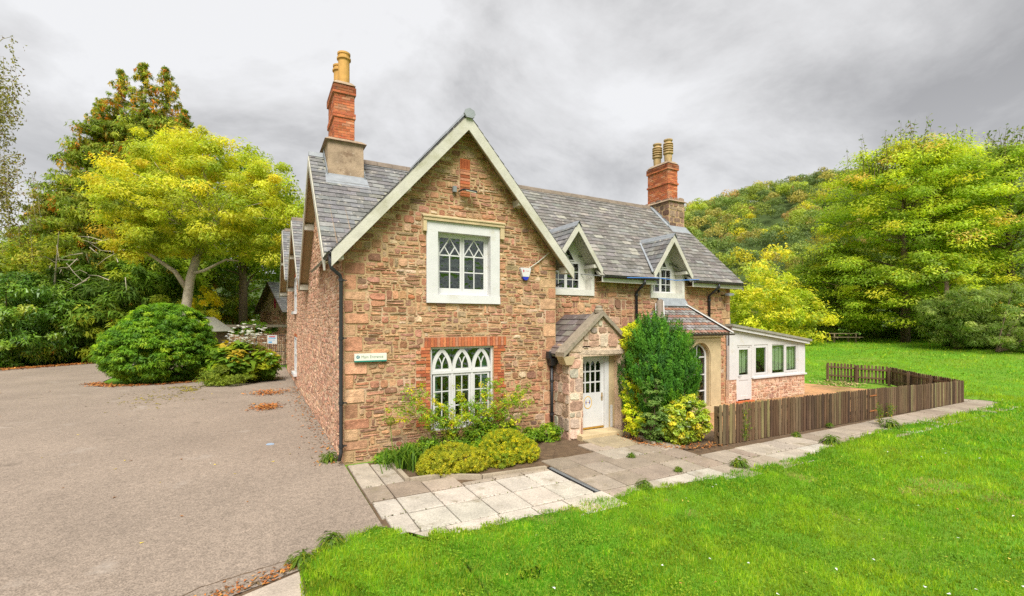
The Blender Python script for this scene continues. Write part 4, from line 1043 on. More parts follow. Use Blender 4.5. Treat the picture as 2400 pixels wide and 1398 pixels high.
for c in (10.22, 11.42):
    arc = lambda r: [(c+r*math.cos(math.pi*i/14), 1.92+r*math.sin(math.pi*i/14)) for i in range(15)]
    MB().ribbon([(c+.52, .25)]+arc(.52)+[(c-.52, .25)], .07, by-.035, by-.001).build('arch_moulding', 'ashlar', bay)
    b = MB().ribbon([(c+.42, .3)]+arc(.42)+[(c-.42, .3)], .075, by+.12, by+.18)
    for z in (.75, 1.3, 1.9): b.box(c-.4, c+.4, by+.13, by+.17, z-.02, z+.02)
    b.box(c-.4, c+.4, by+.12, by+.18, .24, .33).box(c-.012, c+.012, by+.13, by+.17, .3, 2.3); b.build('window_frame', 'white', bay)
    MB().prism([(a, by+.148, z) for a, z in [(c+.4, .3)]+arc(.4)+[(c-.4, .3)]], (0, .004, 0)).build('pane', 'glassd', bay)
ey, ezb, rz_ = -.12, 2.72, 3.76; k = 1.0-ey; r0, r1 = 10.52, 11.62
b = MB(); n_ = WY-.01
b.slab([(r0-k, ey, ezb), (r1+k, ey, ezb), (r1, n_, rz_), (r0, n_, rz_)], .05)
b.slab([(r0-k, n_, ezb), (r0-k, ey, ezb), (r0, n_, rz_), (r0-.001, n_+.001, rz_)], .05); b.slab([(r1+k, ey, ezb), (r1+k, n_, ezb), (r1+.001, n_+.001, rz_), (r1, n_, rz_)], .05)
b.build('bay_roof', 'felt', bay)
bs = (rz_-ezb)/k; Lb = k*math.hypot(1, bs)
GREYT = [((.19, .175, .165), 3), ((.25, .235, .22), 2), ((.16, .13, .12), 1.5)]; REDT = [((.27, .135, .09), 3), ((.22, .12, .09), 2), ((.30, .18, .13), 1)]
allt = []
for o, u, v, U, kp in (((r0-k, ey, ezb), (1, 0, 0), (0, 1, bs), r1-r0+2*k, lambda c: r0-(WY-c.y)-.02 < c.x < r1+(WY-c.y)+.02),
                       ((r0-k, n_, ezb), (0, -1, 0), (1, 0, bs), k, lambda c: c.y > WY-(r0-c.x)-.02), ((r1+k, ey, ezb), (0, 1, 0), (-1, 0, bs), k, lambda c: c.y > WY-(c.x-r1)-.02)):
    for it_ in slates(o, u, v, U, Lb, .165, .125, rs, GREYT, kp, th=.012, rnd=True):
        row = int((it_[3][2]-ezb)/(rz_-ezb)*Lb/.125)
        col = jit(pick(REDT if row % 3 == 0 else GREYT, rs), .15, rs); allt.append((it_[0], it_[1], col, it_[3], it_[4]))
pieces('roof_tile', allt, 'tile', bay, 300, 'roof_tiles_rest', visible=lambda c: c[1] < .95)
def hip(p, q, w, r, mat, name):
    p, q = Vector(p), Vector(q); d = (q-p).normalized(); up = Vector((0, 0, 1)); s = d.cross(up).normalized(); n = s.cross(d)
    prof = [(r*math.cos(math.pi*i/8), r*math.sin(math.pi*i/8)*w) for i in range(9)]
    MB().prism([p+s*x+n*z for x, z in prof], q-p).build(name, mat, bay)
    for sg in (-1, 1): MB().prism([p+s*sg*(r+.022)+n*.0, p+s*sg*(r-.01)+n*.0, p+s*sg*(r-.01)+n*.035, p+s*sg*(r+.015)+n*.03], q-p).build('mortar_fillet', 'white', bay)
hip((r0-k, ey, ezb+.03), (r0, WY-.02, rz_+.03), .95, .125, 'ridge', 'hip_tile'); hip((r1+k+.06, ey-.06, ezb-.0), (r1, WY-.02, rz_+.02), .8, .085, 'ridge', 'hip_tile')
MB().prism([(r0-.1, WY-.03, rz_+.16), (r1+.1, WY-.03, rz_+.16), (r1+.14, WY-.2, rz_-.12), (r0-.12, WY-.2, rz_-.12)], (0, -.015, .02)).build('lead_apron', 'lead', bay)
gutter((r0-k-.04, ey-.07, ezb-.03), (r1+k+.12, ey-.07, ezb-.03), .05, bay)

# --- entrance porch
porch = thing('stone_porch', 'small gabled stone porch with lichened coping and stone slates, left of the evergreens', 'porch', (6.5, -.7, 0))
px0, px1, pyf = 5.5, 7.46, -.72; PC, PZ, PS = 6.55, 3.40, .84
pf = lambda u, v, d: (u, pyf-d, v); plf = lambda u, v, d: (px0-d, u, v)
b = MB(); wall_mesh(b, [px0, 5.94, 7.27, px1], [-.05, 2.18, 2.44], lambda u, v: not (5.94 < u < 7.27 and v < 2.18), pf, .30)
for d in (0, -.30):
    q = [(px0, 2.44), (px1, 2.44), (px1, PZ-.14-PS*(px1-PC)), (PC, PZ-.14), (px0, PZ-.14-PS*(PC-px0))]; b.poly([pf(u, v, d) for u, v in q], [tuple(range(5))])
b.box(px0, px0+.28, pyf+.302, -.002, -.05, 2.44).box(px1-.28, px1, pyf+.302, WY-.03, -.05, 2.44)
pw = b.build('porch_wall', 'mortar2', porch)
PALF = [((.46, .30, .21), 3), ((.52, .40, .29), 2.5), ((.40, .24, .165), 2), ((.47, .41, .31), 1.2), ((.33, .27, .2), .8)]
polys = rubble(px0, px1, 0, 3.4, rs, h=(.16, .3), w=(.22, .46), holes=[(5.94, 7.27, -1, 2.40)], clips=[(-PS, 1, PZ-.16-PS*PC), (PS, 1, PZ-.16+PS*PC)], split=.1)
polys += [('s', [(5.72, 2.2), (7.4, 2.19), (7.4, 2.37), (5.74, 2.38)])]
st = stone_items(polys, pf, rs, PALF, .012, (.012, .03))
st += stone_items(rubble(pyf, -.02, 0, 2.4, rs, h=(.2, .34), w=(.22, .42), split=0), plf, rs, PALF, .012, (.012, .03))
pieces('stone', st, 'stone', pw)
for sg in (-1, 1):      # coping slabs
    xe = PC+sg*1.30; n = 4
    for i in range(n):
        t0, t1 = i/n, (i+1)/n; A = Vector((PC+sg*1.3*t0, 0, PZ-PS*1.3*t0)); B = Vector((PC+sg*1.3*t1-sg*.008, 0, PZ-PS*1.3*t1))
        MB().prism([(A.x, pyf-.10, A.z), (B.x, pyf-.10, B.z), (B.x, pyf-.10, B.z-.13), (A.x, pyf-.10, A.z-.13)], (0, .42, 0), jit((.33, .27, .18), .15)).build('coping_stone', 'coping', porch) if False else None
M['coping'] = material('lichened coping stone', (.27, .225, .165), var=.3, scale=5, bump=.6, bscale=30, patch=((.14, .10, .07), 5, .58, .70), patch2=((.55, .50, .40), 6, .64, .74))
for sg in (-1, 1):
    n = 4
    for i in range(n):
        t0, t1 = i/n, (i+1)/n; A = Vector((PC+sg*1.3*t0, 0, PZ-PS*1.3*t0)); B = Vector((PC+sg*(1.3*t1-.008), 0, PZ-PS*1.3*t1))
        MB().prism([(A.x, pyf-.10, A.z), (B.x, pyf-.10, B.z), (B.x, pyf-.10, B.z-.13), (A.x, pyf-.10, A.z-.13)], (0, .40, 0)).build('coping_stone', 'coping', porch)
MB().lathe((PC, pyf+.1, PZ-.05), [(.12, 0), (.13, .08), (.09, .13), (.10, .17), (.05, .2)], 8).build('apex_stone', 'coping', porch)
MB().hexa([(5.36, pyf-.06, 1.98), (5.56, pyf-.06, 1.98), (5.56, pyf+.24, 1.98), (5.36, pyf+.24, 1.98), (5.24, pyf-.09, 2.2), (5.62, pyf-.09, 2.2), (5.62, pyf+.24, 2.2), (5.24, pyf+.24, 2.2)]).build('kneeler_stone', 'ashlar', porch)
b = MB()
for sg in (-1, 1): b.slab([(PC+sg*1.28, pyf+.28, PZ-.1-PS*1.28), (PC, pyf+.28, PZ-.1), (PC, WY-.03, PZ-.1), (PC+sg*1.28, WY-.03, PZ-.1-PS*1.28)], .06)
pr = b.build('porch_roof', 'felt', porch)
sl_ = []
for sg in (-1, 1):
    L_ = 1.28*math.hypot(1, PS); o = (PC-1.28, WY-.03, PZ-.1-PS*1.28) if sg < 0 else (PC+1.28, pyf+.31, PZ-.1-PS*1.28)
    sl_ += slates(o, (0, -1, 0) if sg < 0 else (0, 1, 0), (1 if sg < 0 else -1, 0, PS), WY-.03-pyf-.31, L_, .36, .24, rs, [((.17, .145, .13), 3), ((.22, .19, .165), 2), ((.13, .10, .09), 2)], th=.02, lift=.02)
pieces('stone_slate', sl_, 'slate', pr)
for i in range(5): y_ = .05+i*.19; z_ = PZ-.45+.0*i; MB().box(5.552, 5.575, y_, y_+.2, 2.55+i*.05, 2.85+i*.06).build('stepped_flashing', 'lead', porch) if i < 4 else None
MB().box(5.72, 7.12, -.98, -.42, -.02, .13).build('door_step', 'ashlar', porch)
dz0, dz1, dxa, dxb, dyy = .15, 2.12, 6.00, 6.88, -.42
b = MB().box(5.95, 6.0, dyy-.03, dyy+.06, .13, 2.18).box(dxb, 7.03, dyy-.05, dyy+.06, .13, 2.18).box(6.0, dxb, dyy-.03, dyy+.06, dz1, 2.18); b.build('door_frame', 'white', porch)
MB().box(7.032, 7.268, dyy-.02, dyy+.06, .13, 2.18).build('jamb_infill', 'ashlar', porch)
MB().box(7.10, 7.17, dyy-.05, dyy-.021, .13, .75).build('pipe_boxing', 'white', porch)
gx0, gx1 = dxa+.07, dxb-.11; gw = (gx1-gx0)/4; b = MB()
b.box(dxa, gx0, dyy, dyy+.045, dz0, dz1).box(gx1, dxb, dyy, dyy+.045, dz0, dz1).box(gx0, gx1, dyy, dyy+.045, dz0, 1.14).box(gx0, gx1, dyy, dyy+.045, 2.03, dz1)
for i in range(1, 4): b.box(gx0+gw*i-.018, gx0+gw*i+.018, dyy+.002, dyy+.043, 1.14, 2.03)
for z_ in (1.43, 1.73): b.box(gx0, gx1, dyy+.003, dyy+.042, z_-.018, z_+.018)
for i in range(4):                      # pointed heads of the top panes
    a, c = gx0+gw*i+(.018 if i else 0), gx0+gw*(i+1)-(.018 if i < 3 else 0); m_ = (a+c)/2
    b.prism([(a, dyy+.004, 1.93), (a, dyy+.004, 2.03), (m_, dyy+.004, 2.03), (m_-.02, dyy+.004, 2.0)], (0, .03, 0)).prism([(c, dyy+.004, 1.93), (m_+.02, dyy+.004, 2.0), (m_, dyy+.004, 2.03), (c, dyy+.004, 2.03)], (0, .03, 0))
for i in range(7): b.box(dxa+.09+i*.1, dxa+.097+i*.1, dyy-.002, dyy, dz0+.1, 1.0)
door = b.build('door', 'white', porch, label='white half-glazed door with twelve narrow panes')
for i in range(4):
    for j, (z_, zz) in enumerate(((1.14, 1.43), (1.43, 1.73), (1.73, 2.03))): pane(door, gx0+gw*i, gx0+gw*(i+1), z_, zz, dyy+.02, 'glassd')
MB().box(dxb-.075, dxb-.04, dyy-.012, dyy, .9, 1.12).tube([(dxb-.058, dyy-.012, 1.03), (dxb-.058, dyy-.05, 1.03), (dxb-.13, dyy-.05, 1.03)], .009, 6).build('handle', 'brass', door)
MB().box(dxa, dxb, dyy-.012, dyy-.001, dz0, dz0+.05).build('weather_bar', 'brass', door)
cx_, cz_ = 6.33, .88; ring = [(cx_+.13*math.cos(6.283*i/24), cz_+.165*math.sin(6.283*i/24)) for i in range(25)]
stk = MB().prism([(a, dyy-.0035, z) for a, z in ring[:24]], (0, .0015, 0)).build('sticker', 'white', door)
MB().ribbon(ring, .018, dyy-.0065, dyy-.004).build('sticker_ring', 'gold', door)
b = MB()
for sg in (-1, 1):
    b.box(cx_+sg*.062-.009, cx_+sg*.062+.009, dyy-.0065, dyy-.004, cz_-.05, cz_+.035).box(cx_+sg*.062-.018, cx_+sg*.062+.018, dyy-.0066, dyy-.0041, cz_-.01, cz_+.02)
    b.prism([(cx_+sg*.062+.012*math.cos(6.283*i/8), dyy-.0065, cz_+.052+.012*math.sin(6.283*i/8)) for i in range(8)], (0, .002, 0))
b.build('sticker_figures', 'violet', door)
MB().prism([(cx_-.04, dyy-.0065, cz_), (cx_-.02, dyy-.0065, cz_+.014), (cx_-.02, dyy-.0065, cz_+.005), (cx_+.02, dyy-.0065, cz_+.005), (cx_+.02, dyy-.0065, cz_+.014), (cx_+.04, dyy-.0065, cz_), (cx_+.02, dyy-.0065, cz_-.014), (cx_+.02, dyy-.0065, cz_-.005), (cx_-.02, dyy-.0065, cz_-.005), (cx_-.02, dyy-.0065, cz_-.014)], (0, .002, 0)).build('sticker_arrow', 'gold', door)

# --- lean-to extension
cons = thing('garden_room', 'white lean-to garden room with a stone plinth at the right end of the house', 'extension', (16.5, .8, 0))
cy = .82; roofz = lambda x: 3.02-(x-13.98)*.128
cf = lambda u, v, d: (u, cy-d, v)
b = MB(); us = [13.98, 14.42, 15.32, 15.46, 16.34, 16.6, 18.42, 18.93]; vs = [.0, .90, .96, 2.2]
wall_mesh(b, us, vs, lambda u, v: not ((14.42 < u < 15.32) or (v > .96 and (15.46 < u < 16.34 or 16.6 < u < 18.42)) or v < .9), cf, .12)
for d in (0, -.12): q = [(13.98, 2.2), (18.93, 2.2), (18.93, roofz(18.93)-.1), (13.98, roofz(13.98)-.1)]; b.poly([cf(u, v, d) for u, v in q], [(0, 1, 2, 3)])
b.poly([cf(u, 2.2, d) for u, d in ((13.98, 0), (18.93, 0), (18.93, -.12), (13.98, -.12))], [(0, 1, 2, 3)])
b.box(18.81, 18.93, cy+.12, 4.5, .9, roofz(18.93)-.1).box(14.3, 18.93, 4.5, 4.6, 0, roofz(18.93)-.1)
cw = b.build('cladding', 'white', cons)
MB().box(15.34, 18.97, cy-.06, cy-.002, .87, .93).build('window_sill', 'white', cons)
MB().slab([(13.95, cy-.18, roofz(13.95)), (19.15, cy-.18, roofz(19.15)), (19.15, 4.7, roofz(19.15)), (13.95, 4.7, roofz(13.95))], .09).build('roof', 'felt', cons)
MB().prism([(13.97, cy-.13, roofz(13.97)-.095), (19.05, cy-.13, roofz(19.05)-.095), (19.05, cy-.13, roofz(19.05)-.21), (13.97, cy-.13, roofz(13.97)-.21)], (0, .03, 0)).build('fascia', 'white', cons)
pl = MB().box(15.32, 18.92, cy+.02, cy+.25, -.05, .87).box(13.98, 14.42, cy+.02, cy+.15, -.05, .90).box(18.68, 18.92, cy+.252, 4.5, -.05, .88).build('plinth', 'mortar2', cons)
st = stone_items(rubble(15.32, 18.92, 0, .86, rs, h=(.06, .13), w=(.14, .4), split=.1), lambda u, v, d: (u, cy+.02-d, v), rs, PALP)+stone_items(rubble(13.98, 14.42, 0, .9, rs, h=(.07, .14), w=(.14, .3), split=.1), lambda u, v, d: (u, cy+.02-d, v), rs, PALP)
pieces('stone', st, 'stone', pl)
b = MB(); frame_ring(b, (14.42, 15.32, .06, 2.2), (14.49, 15.25, .06, 2.13), cy+.02, cy+.09); b.box(14.49, 15.25, cy+.03, cy+.08, .10, .24).box(14.49, 14.58, cy+.03, cy+.08, .24, 2.1).box(15.13, 15.25, cy+.03, cy+.08, .24, 2.1).box(14.58, 15.13, cy+.03, cy+.08, .85, 1.05).box(14.58, 15.13, cy+.03, cy+.08, 2.03, 2.13).box(14.58, 15.13, cy+.045, cy+.07, .24, .85)
dd = b.build('door', 'white', cons, label='white half-glazed side door'); pane(dd, 14.58, 15.13, 1.05, 2.03, cy+.05, 'glass2')
MB().tube([(14.53, cy+.03, 1.02), (14.53, cy-.02, 1.02), (14.66, cy-.02, 1.02)], .012, 6).build('handle', 'grey', dd)
MB().box(14.38, 15.36, cy-.1, cy+.1, .0, .06, (.4, .15, .08)).build('threshold', 'terracotta', cons)
for (a, c, m_) in ((15.46, 16.34, None), (16.6, 18.42, 17.5)):
    b = MB(); frame_ring(b, (a, c, .96, 2.2), (a+.05, c-.05, 1.02, 2.15), cy+.02, cy+.08)
    if m_: b.box(m_-.03, m_+.03, cy+.022, cy+.078, 1.02, 2.15)
    for (p, q) in ([(a+.05, c-.05)] if not m_ else [(a+.05, m_-.03), (m_+.03, c-.05)]):
        if not m_ or p > m_: frame_ring(b, (p, q, 1.02, 2.15), (p+.07, q-.07, 1.09, 2.08), cy+.01, cy+.07)
    w = b.build('window', 'white', cons)
    for (p, q) in ([(a+.05, c-.05)] if not m_ else [(a+.05, m_-.03), (m_+.03, c-.05)]): pane(w, p, q, 1.02, 2.15, cy+.045, 'glass2')
b = MB()
for i in range(38):
    x_ = 14.45+i*.118
    if 15.55 < x_ < 16.25: continue
    b.box(x_, x_+.09, cy+.14+.01*(i % 2), cy+.146+.01*(i % 2), 1.12, 2.18)
b.build('blind', 'blind', cons)
MB().box(14.3, 18.7, cy+.26, 4.5, -.02, .02).box(14.3, 18.7, cy+1.6, cy+1.7, .9, 1.0).build('inner_floor', 'room', cons)
b = MB(); vent_ = MB().box(14.3, 14.55, 1.2, 1.5, 3.0, 3.25).build('roof_upstand', 'lead', cons)

# ================================================================== things fixed to the house
sg_ = thing('entrance_sign', 'cream sign with a teal arrow reading Main Entrance, green lower edge', 'sign', (.56, -.05, 2.3))
MB().box(.21, .91, -.085, -.03, 2.245, 2.40).build('board', 'cream', sg_); MB().box(.209, .911, -.088, -.028, 2.215, 2.2445).build('lower_edge', 'green', sg_)
MB().prism([(.285+.038*math.cos(6.283*i/20), -.0875, 2.325+.038*math.sin(6.283*i/20)) for i in range(20)], (0, .002, 0)).build('arrow_disc', 'teal', sg_)
MB().ribbon([(.302, 2.349), (.268, 2.325), (.302, 2.301)], .013, -.0895, -.0878).build('arrow', 'white', sg_)
text('Main Entrance', .092, (.352, -.0865, 2.322), RX @ Matrix.Scale(.91, 4, (1, 0, 0)), 'ink', sg_)
al = thing('alarm_box', 'white and blue burglar alarm box with a red mark on the gable wall', 'alarm', (4.54, -.08, 4.35))
sh = lambda pts, y_, t: [(x, y_, z) for x, z in pts]
MB().prism(sh([(4.39, 4.50), (4.41, 4.52), (4.68, 4.52), (4.70, 4.50), (4.64, 4.29), (4.45, 4.29)], -.11, 0), (0, .09, 0)).build('cover', 'white', al)
MB().prism(sh([(4.45, 4.288), (4.64, 4.288), (4.61, 4.23), (4.57, 4.20), (4.52, 4.20), (4.48, 4.23)], -.105, 0), (0, .085, 0)).build('strobe', 'blue', al)
MB().prism(sh([(4.455, 4.48), (4.455, 4.395), (4.505, 4.437)], -.1125, 0), (0, .002, 0)).box(4.53, 4.64, -.1122, -.1102, 4.435, 4.442).build('mark', 'red', al)
props(MB().tube([(4.68, -.05, 4.53), (4.95, -.05, 4.70), (5.3, -.06, 4.98)], .014, 6).build('conduit', 'barge'), 'thin pale conduit running from the alarm box up to the eaves', 'pipe')
fl = thing('floodlight', 'slim dark floodlight on the brick panel high in the gable', 'floodlight', (2.85, -.2, 6.3))
MB().hexa([(2.72, -.32, 6.27), (3.05, -.32, 6.24), (3.05, -.12, 6.28), (2.72, -.12, 6.31), (2.72, -.32, 6.31), (3.05, -.32, 6.29), (3.05, -.12, 6.33), (2.72, -.12, 6.35)]).build('lamp_head', 'blackpipe', fl); MB().hexa([(2.75, -.323, 6.265), (3.02, -.323, 6.24), (3.02, -.15, 6.27), (2.75, -.15, 6.295), (2.75, -.3225, 6.275), (3.02, -.3225, 6.25), (3.02, -.15, 6.2705), (2.75, -.15, 6.2955)]).build('lens', 'diffuser', fl)
MB().tube([(2.68, -.03, 6.3), (2.70, -.2, 6.3), (2.75, -.22, 6.31)], .02, 6).build('bracket', 'blackpipe', fl)
props(MB().box(2.51, 2.60, -.10, -.03, 6.26, 6.40).tube([(2.55, -.04, 6.26), (2.55, -.04, 6.18)], .008, 5).build('light_sensor', 'grey'), 'small dark grey sensor box beside the gable floodlight', 'sensor')
fl = thing('floodlight', 'dark floodlight with pale lens at the right end of the wing wall', 'floodlight', (13.85, .8, 4.1))
MB().hexa([(13.7, .62, 4.06), (13.98, .62, 4.10), (13.98, .80, 4.14), (13.7, .80, 4.10), (13.7, .62, 4.12), (13.98, .62, 4.16), (13.98, .80, 4.2), (13.7, .80, 4.16)]).build('lamp_head', 'grey', fl); MB().tube([(13.75, .98, 4.1), (13.75, .78, 4.12)], .02, 6).box(13.5, 13.56, .9, .97, 4.2, 4.3).build('bracket', 'blackpipe', fl)
fl = thing('floodlight', 'black floodlight on the corner between front gable and left dormer', 'floodlight', (5.75, .5, 4.1))
MB().tube([(5.56, .3, 4.05), (5.95, .25, 4.2)], .03, 6).build('arm', 'blackpipe', fl); MB().box(6.35, 6.5, .66, .78, 4.62, 4.72).build('lamp_head', 'blackpipe', fl)

# ================================================================== fences
TM = [((.105, .062, .034), 4), ((.14, .088, .048), 3), ((.075, .045, .027), 2), ((.165, .115, .062), 1.6), ((.19, .155, .07), .7)]
def pick_mesh(w, h, t):
    z0 = .03; p = [(-w/2, z0), (w/2, z0), (w/2, h-.045), (w/2*.8, h-.018), (w/2*.4, h-.003), (0, h), (-w/2*.4, h-.003), (-w/2*.8, h-.018), (-w/2, h-.045)]
    return p
def fence(root, A, B, hA, hB, pitch, w, t, side, posts, name='picket', gapset=(), rails=(.25, .72)):
    A, B = Vector((*A, 0)), Vector((*B, 0)); d = (B-A); L_ = d.length; d.normalize(); n = Vector((-d.y, d.x, 0))*side
    k = int(L_/pitch)
    for i in range(k):
        s = (i+.5)*L_/k; h = (hA+(hB-hA)*s/L_)*rs.uniform(.985, 1.015); p = A+d*(s+rs.uniform(-.006, .006)); ww = w*rs.uniform(.94, 1.04); lean = rs.uniform(-.012, .012)
        gzz = float(gz(p.x, p.y))
        pts = [p+d*(x+lean*z)+Vector((0, 0, z+gzz)) for x, z in pick_mesh(ww, h, t)]
        MB().prism(pts, -n*t, jit(pick(TM, rs), .18, rs)).build(name, 'timber', root)
    for zf in rails:
        z0, z1 = hA*zf, hB*zf; g0, g1 = float(gz(A.x, A.y)), float(gz(B.x, B.y))
        MB().prism([A+n*.003+Vector((0, 0, z0+g0)), A+n*.045+Vector((0, 0, z0+g0)), A+n*.045+Vector((0, 0, z0+.08+g0)), A+n*.003+Vector((0, 0, z0+.08+g0))], d*L_+Vector((0, 0, z1-z0+g1-g0)), jit(TM[1][0], .1)).build('rail', 'timber', root)
    for s in posts:
        p = A+d*(s*L_)+n*.10; h = (hA+(hB-hA)*s)*.97; c = jit(TM[1][0], .12, rs); g0 = float(gz(p.x, p.y)); r = .045
        MB().prism([p+Vector((-r, -r, g0-.02)), p+Vector((r, -r, g0-.02)), p+Vector((r, r, g0-.02)), p+Vector((-r, r, g0-.02))], (0, 0, h), c).build('post', 'timber', root)
f1 = thing('picket_fence', 'long low brown picket fence beside the path, from the bushes to its gate', 'fence', (11, -3, 0))
fence(f1, (8.42, -2.97), (14.25, -3.12), 1.03, .99, 0.122, .096, .02, 1, (.01, .33, .66, .99))
gt_ = thing('picket_gate', 'brown picket gate with rusty strap hinges in the long fence', 'gate', (15, -3.13, 0))
fence(gt_, (14.28, -3.12), (15.72, -3.16), .985, .975, 0.122, .09, .02, 1, ())
for z in (.26, .74): MB().box(15.32, 15.74, -3.19, -3.178, z, z+.035).build('hinge', material('rust %d' % (z*100), (.33, .12, .04), var=.3, bump=.2), gt_)
f2 = thing('picket_fence', 'brown picket fence from the gate to the far corner of the yard', 'fence', (19, -3.2, 0))
fence(f2, (15.76, -3.16), (22.02, -3.32), .975, .86, 0.122, .096, .02, 1, (.005, .35, .7, .985))
f3 = thing('picket_fence', 'weathered back fence of the yard showing its posts and rails', 'fence', (23.5, -1.5, 0))
fence(f3, (22.06, -3.30), (24.95, .25), .86, .88, 0.122, .096, .02, 1, (.05, .35, .66, .97)); fence(f3, (24.95, .30), (24.15, 2.65), .88, .92, .135, .09, .02, 1, (.5, .98))
cv = thing('tarpaulin', 'grey tarpaulin bundle lying in the corner of the fenced yard', 'tarpaulin', (22.6, -1.2, 0))
n = 14; Vx = []; Fx = []
for i in range(n+1):
    for j in range(n+1):
        u, v = i/n, j/n; z = .42*math.sin(u*3.14)**.5*math.sin(v*3.14)**.5+.05*math.sin(u*17+v*9)*math.sin(v*3.14)
        Vx.append((22.2+1.2*u+.4*v, -2.2+1.2*v, .005+max(0, z)*.8))
for i in range(n):
    for j in range(n): a = i*(n+1)+j; Fx.append((a, a+n+1, a+n+2, a+1))
link('sheet', npmesh('sheet', np.array(Vx), np.array(Fx)), material('grey tarpaulin', (.10, .11, .115), var=.3, bump=.3), cv)

# ================================================================== left background
gate = thing('iron_gate', 'tall black iron bar gate with a notice, at the far end of the side wall', 'gate', (-.6, 25, 0))
gA, gB = Vector((-1.75, 25.4, 0)), Vector((-.05, 24.2, 0)); dg = (gB-gA); n = 15
for i in range(n+1):
    p = gA+dg*(i/n); MB().tube([(p.x, p.y, .05), (p.x, p.y, 2.3)], .014 if 0 < i < n else .03, 6).build('bar', 'blackpipe', gate)
for z in (.2, 1.1, 2.2): MB().tube([gA+Vector((0, 0, z)), gB+Vector((0, 0, z))], .018, 6).build('rail', 'blackpipe', gate)
nt_ = thing('gate_notice', 'white printed notice fixed to the iron gate', 'notice', (-.9, 24.7, 1.9))
p0 = gA+dg*.40+Vector((-.03, -.05, 0)); p1 = gA+dg*.74+Vector((-.03, -.05, 0)); dn = (p1-p0).normalized(); nn = Vector((dn.y, -dn.x, 0))
def nbox(b, a, c, z0, z1, o): b.prism([p0+(p1-p0)*a+nn*o+Vector((0, 0, z0)), p0+(p1-p0)*c+nn*o+Vector((0, 0, z0)), p0+(p1-p0)*c+nn*o+Vector((0, 0, z1)), p0+(p1-p0)*a+nn*o+Vector((0, 0, z1))], nn*.004); return b
nbox(MB(), 0, 1, 1.62, 2.2, 0).build('board', 'white', nt_); nbox(nbox(MB(), .18, .82, 2.10, 2.14, .005), .2, .8, 2.06, 2.085, .005).build('heading', 'red', nt_)
nbox(nbox(nbox(MB(), .12, .88, 1.97, 2.03, .005), .12, .5, 1.68, 1.78, .005), .12, .8, 1.86, 1.89, .005).build('print', material('blue print', (.12, .35, .60), bump=0), nt_)
gw_ = thing('garden_wall', 'rubble garden wall with a coping beam behind the iron gate', 'wall', (-1.5, 27, 0))
MB().box(-4.4, .6, 27.0, 27.3, 0, 2.2).build('wall', 'mortar2', gw_); MB().box(-4.4, .9, 26.9, 27.4, 2.72, 2.9).box(-2.2, -2.0, 26.98, 27.3, 2.2, 2.72).box(.2, .6, 26.98, 27.3, 2.2, 2.72).build('coping', 'coping', gw_)
b = MB()
for i in stone_items(rubble(-4.4, .6, 0, 2.2, rs, h=(.09, .2), w=(.15, .5)), lambda u, v, d: (u, 27.0-d, v), rs): b.poly(i[0], i[1], i[2])
b.build('rubble_stones', 'stone', gw_, kind='stuff')
ob = thing('outbuilding', 'small stone outbuilding with a slate roof beyond the iron gate', 'outbuilding', (1.5, 36, 0))
ox0, ox1, oy0, oy1 = -1.35, 5.0, 35.0, 41.0; oc = 38.0
MB().box(ox0, ox1, oy0, oy1, 0, 4.1).prism([(ox0, oy0, 4.1), (ox0, oy1, 4.1), (ox0, oc, 6.5)], (ox1-ox0, 0, 0)).build('wall', 'mortar', ob)
b = MB()
for mp, u0, u1 in ((lambda u, v, d: (u, oy0-d, v), ox0, ox1), (lambda u, v, d: (ox0-d, u, v), oy0, oy1)):
    for i in stone_items(rubble(u0, u1, 0, 4.1, rs, h=(.12, .25), w=(.2, .6), split=0), mp, rs): b.poly(i[0], i[1], i[2])
b.build('rubble_stones', 'stone', ob, kind='stuff')
b = MB(); s = MB(); os_ = (6.75-3.9)/(oc-oy0+.35)
for sgn, e_ in ((1, oy0-.35), (-1, oy1+.35)):
    b.slab([(ox0-.5, e_, 3.95), (ox1+.3, e_, 3.95), (ox1+.3, oc, 6.75), (ox0-.5, oc, 6.75)], .12)
    for i in slates((ox0-.5, e_, 3.95), (1, 0, 0), (0, sgn, os_), 7.1, 3.35*math.hypot(1, os_), .45, .28, rs, SL1): s.poly(i[0], i[1], i[2])
rf = b.build('roof', 'barkdark', ob); s.build('roof_slates', 'slate', rf, kind='stuff')
MB().box(ox0-.02, ox0+.02, 37.3, 37.7, 4.4, 5.4).build('red_shutter', 'red', ob)
T_ob = Matrix.Translation((-.45, 38, 0)) @ Matrix.Rotation(math.radians(20), 4, 'Z') @ Matrix.Translation((1.35+.0, -38, 0))
for o_ in list(ob.children_recursive): o_.data.transform(T_ob)
sh_ = thing('garden_shed', 'low timber shed with a felt roof behind the white flowers', 'shed', (-5.0, 25.4, 0))
sx, sy = -4.95, 25.0; c_ = math.cos(-.5); s_ = math.sin(-.5); rot = lambda x, y: (sx+x*c_-y*s_, sy+x*s_+y*c_)
for i in range(16):
    x = -1.15+i*.145; hz = 2.55+.75*(1-abs(x+.07)/1.2); q = [rot(x, -1), rot(x+.14, -1), rot(x+.14, -.97), rot(x, -.97)]
    MB().prism([(a, c, 0) for a, c in q], (0, 0, hz), jit((.19, .14, .10), .2)).build('board', 'timber', sh_)
MB().prism([(*rot(-1.15, -.96), 0), (*rot(1.15, -.96), 0), (*rot(1.15, 1.3), 0), (*rot(-1.15, 1.3), 0)], (0, 0, 2.5)).build('body', 'barkdark', sh_)
for sg in (-1, 1): MB().slab([(*rot(sg*1.35, -1.2), 2.5), (*rot(0, -1.2), 3.42), (*rot(0, 1.5), 3.42), (*rot(sg*1.35, 1.5), 2.5)], .06).build('roof', 'felt', sh_)
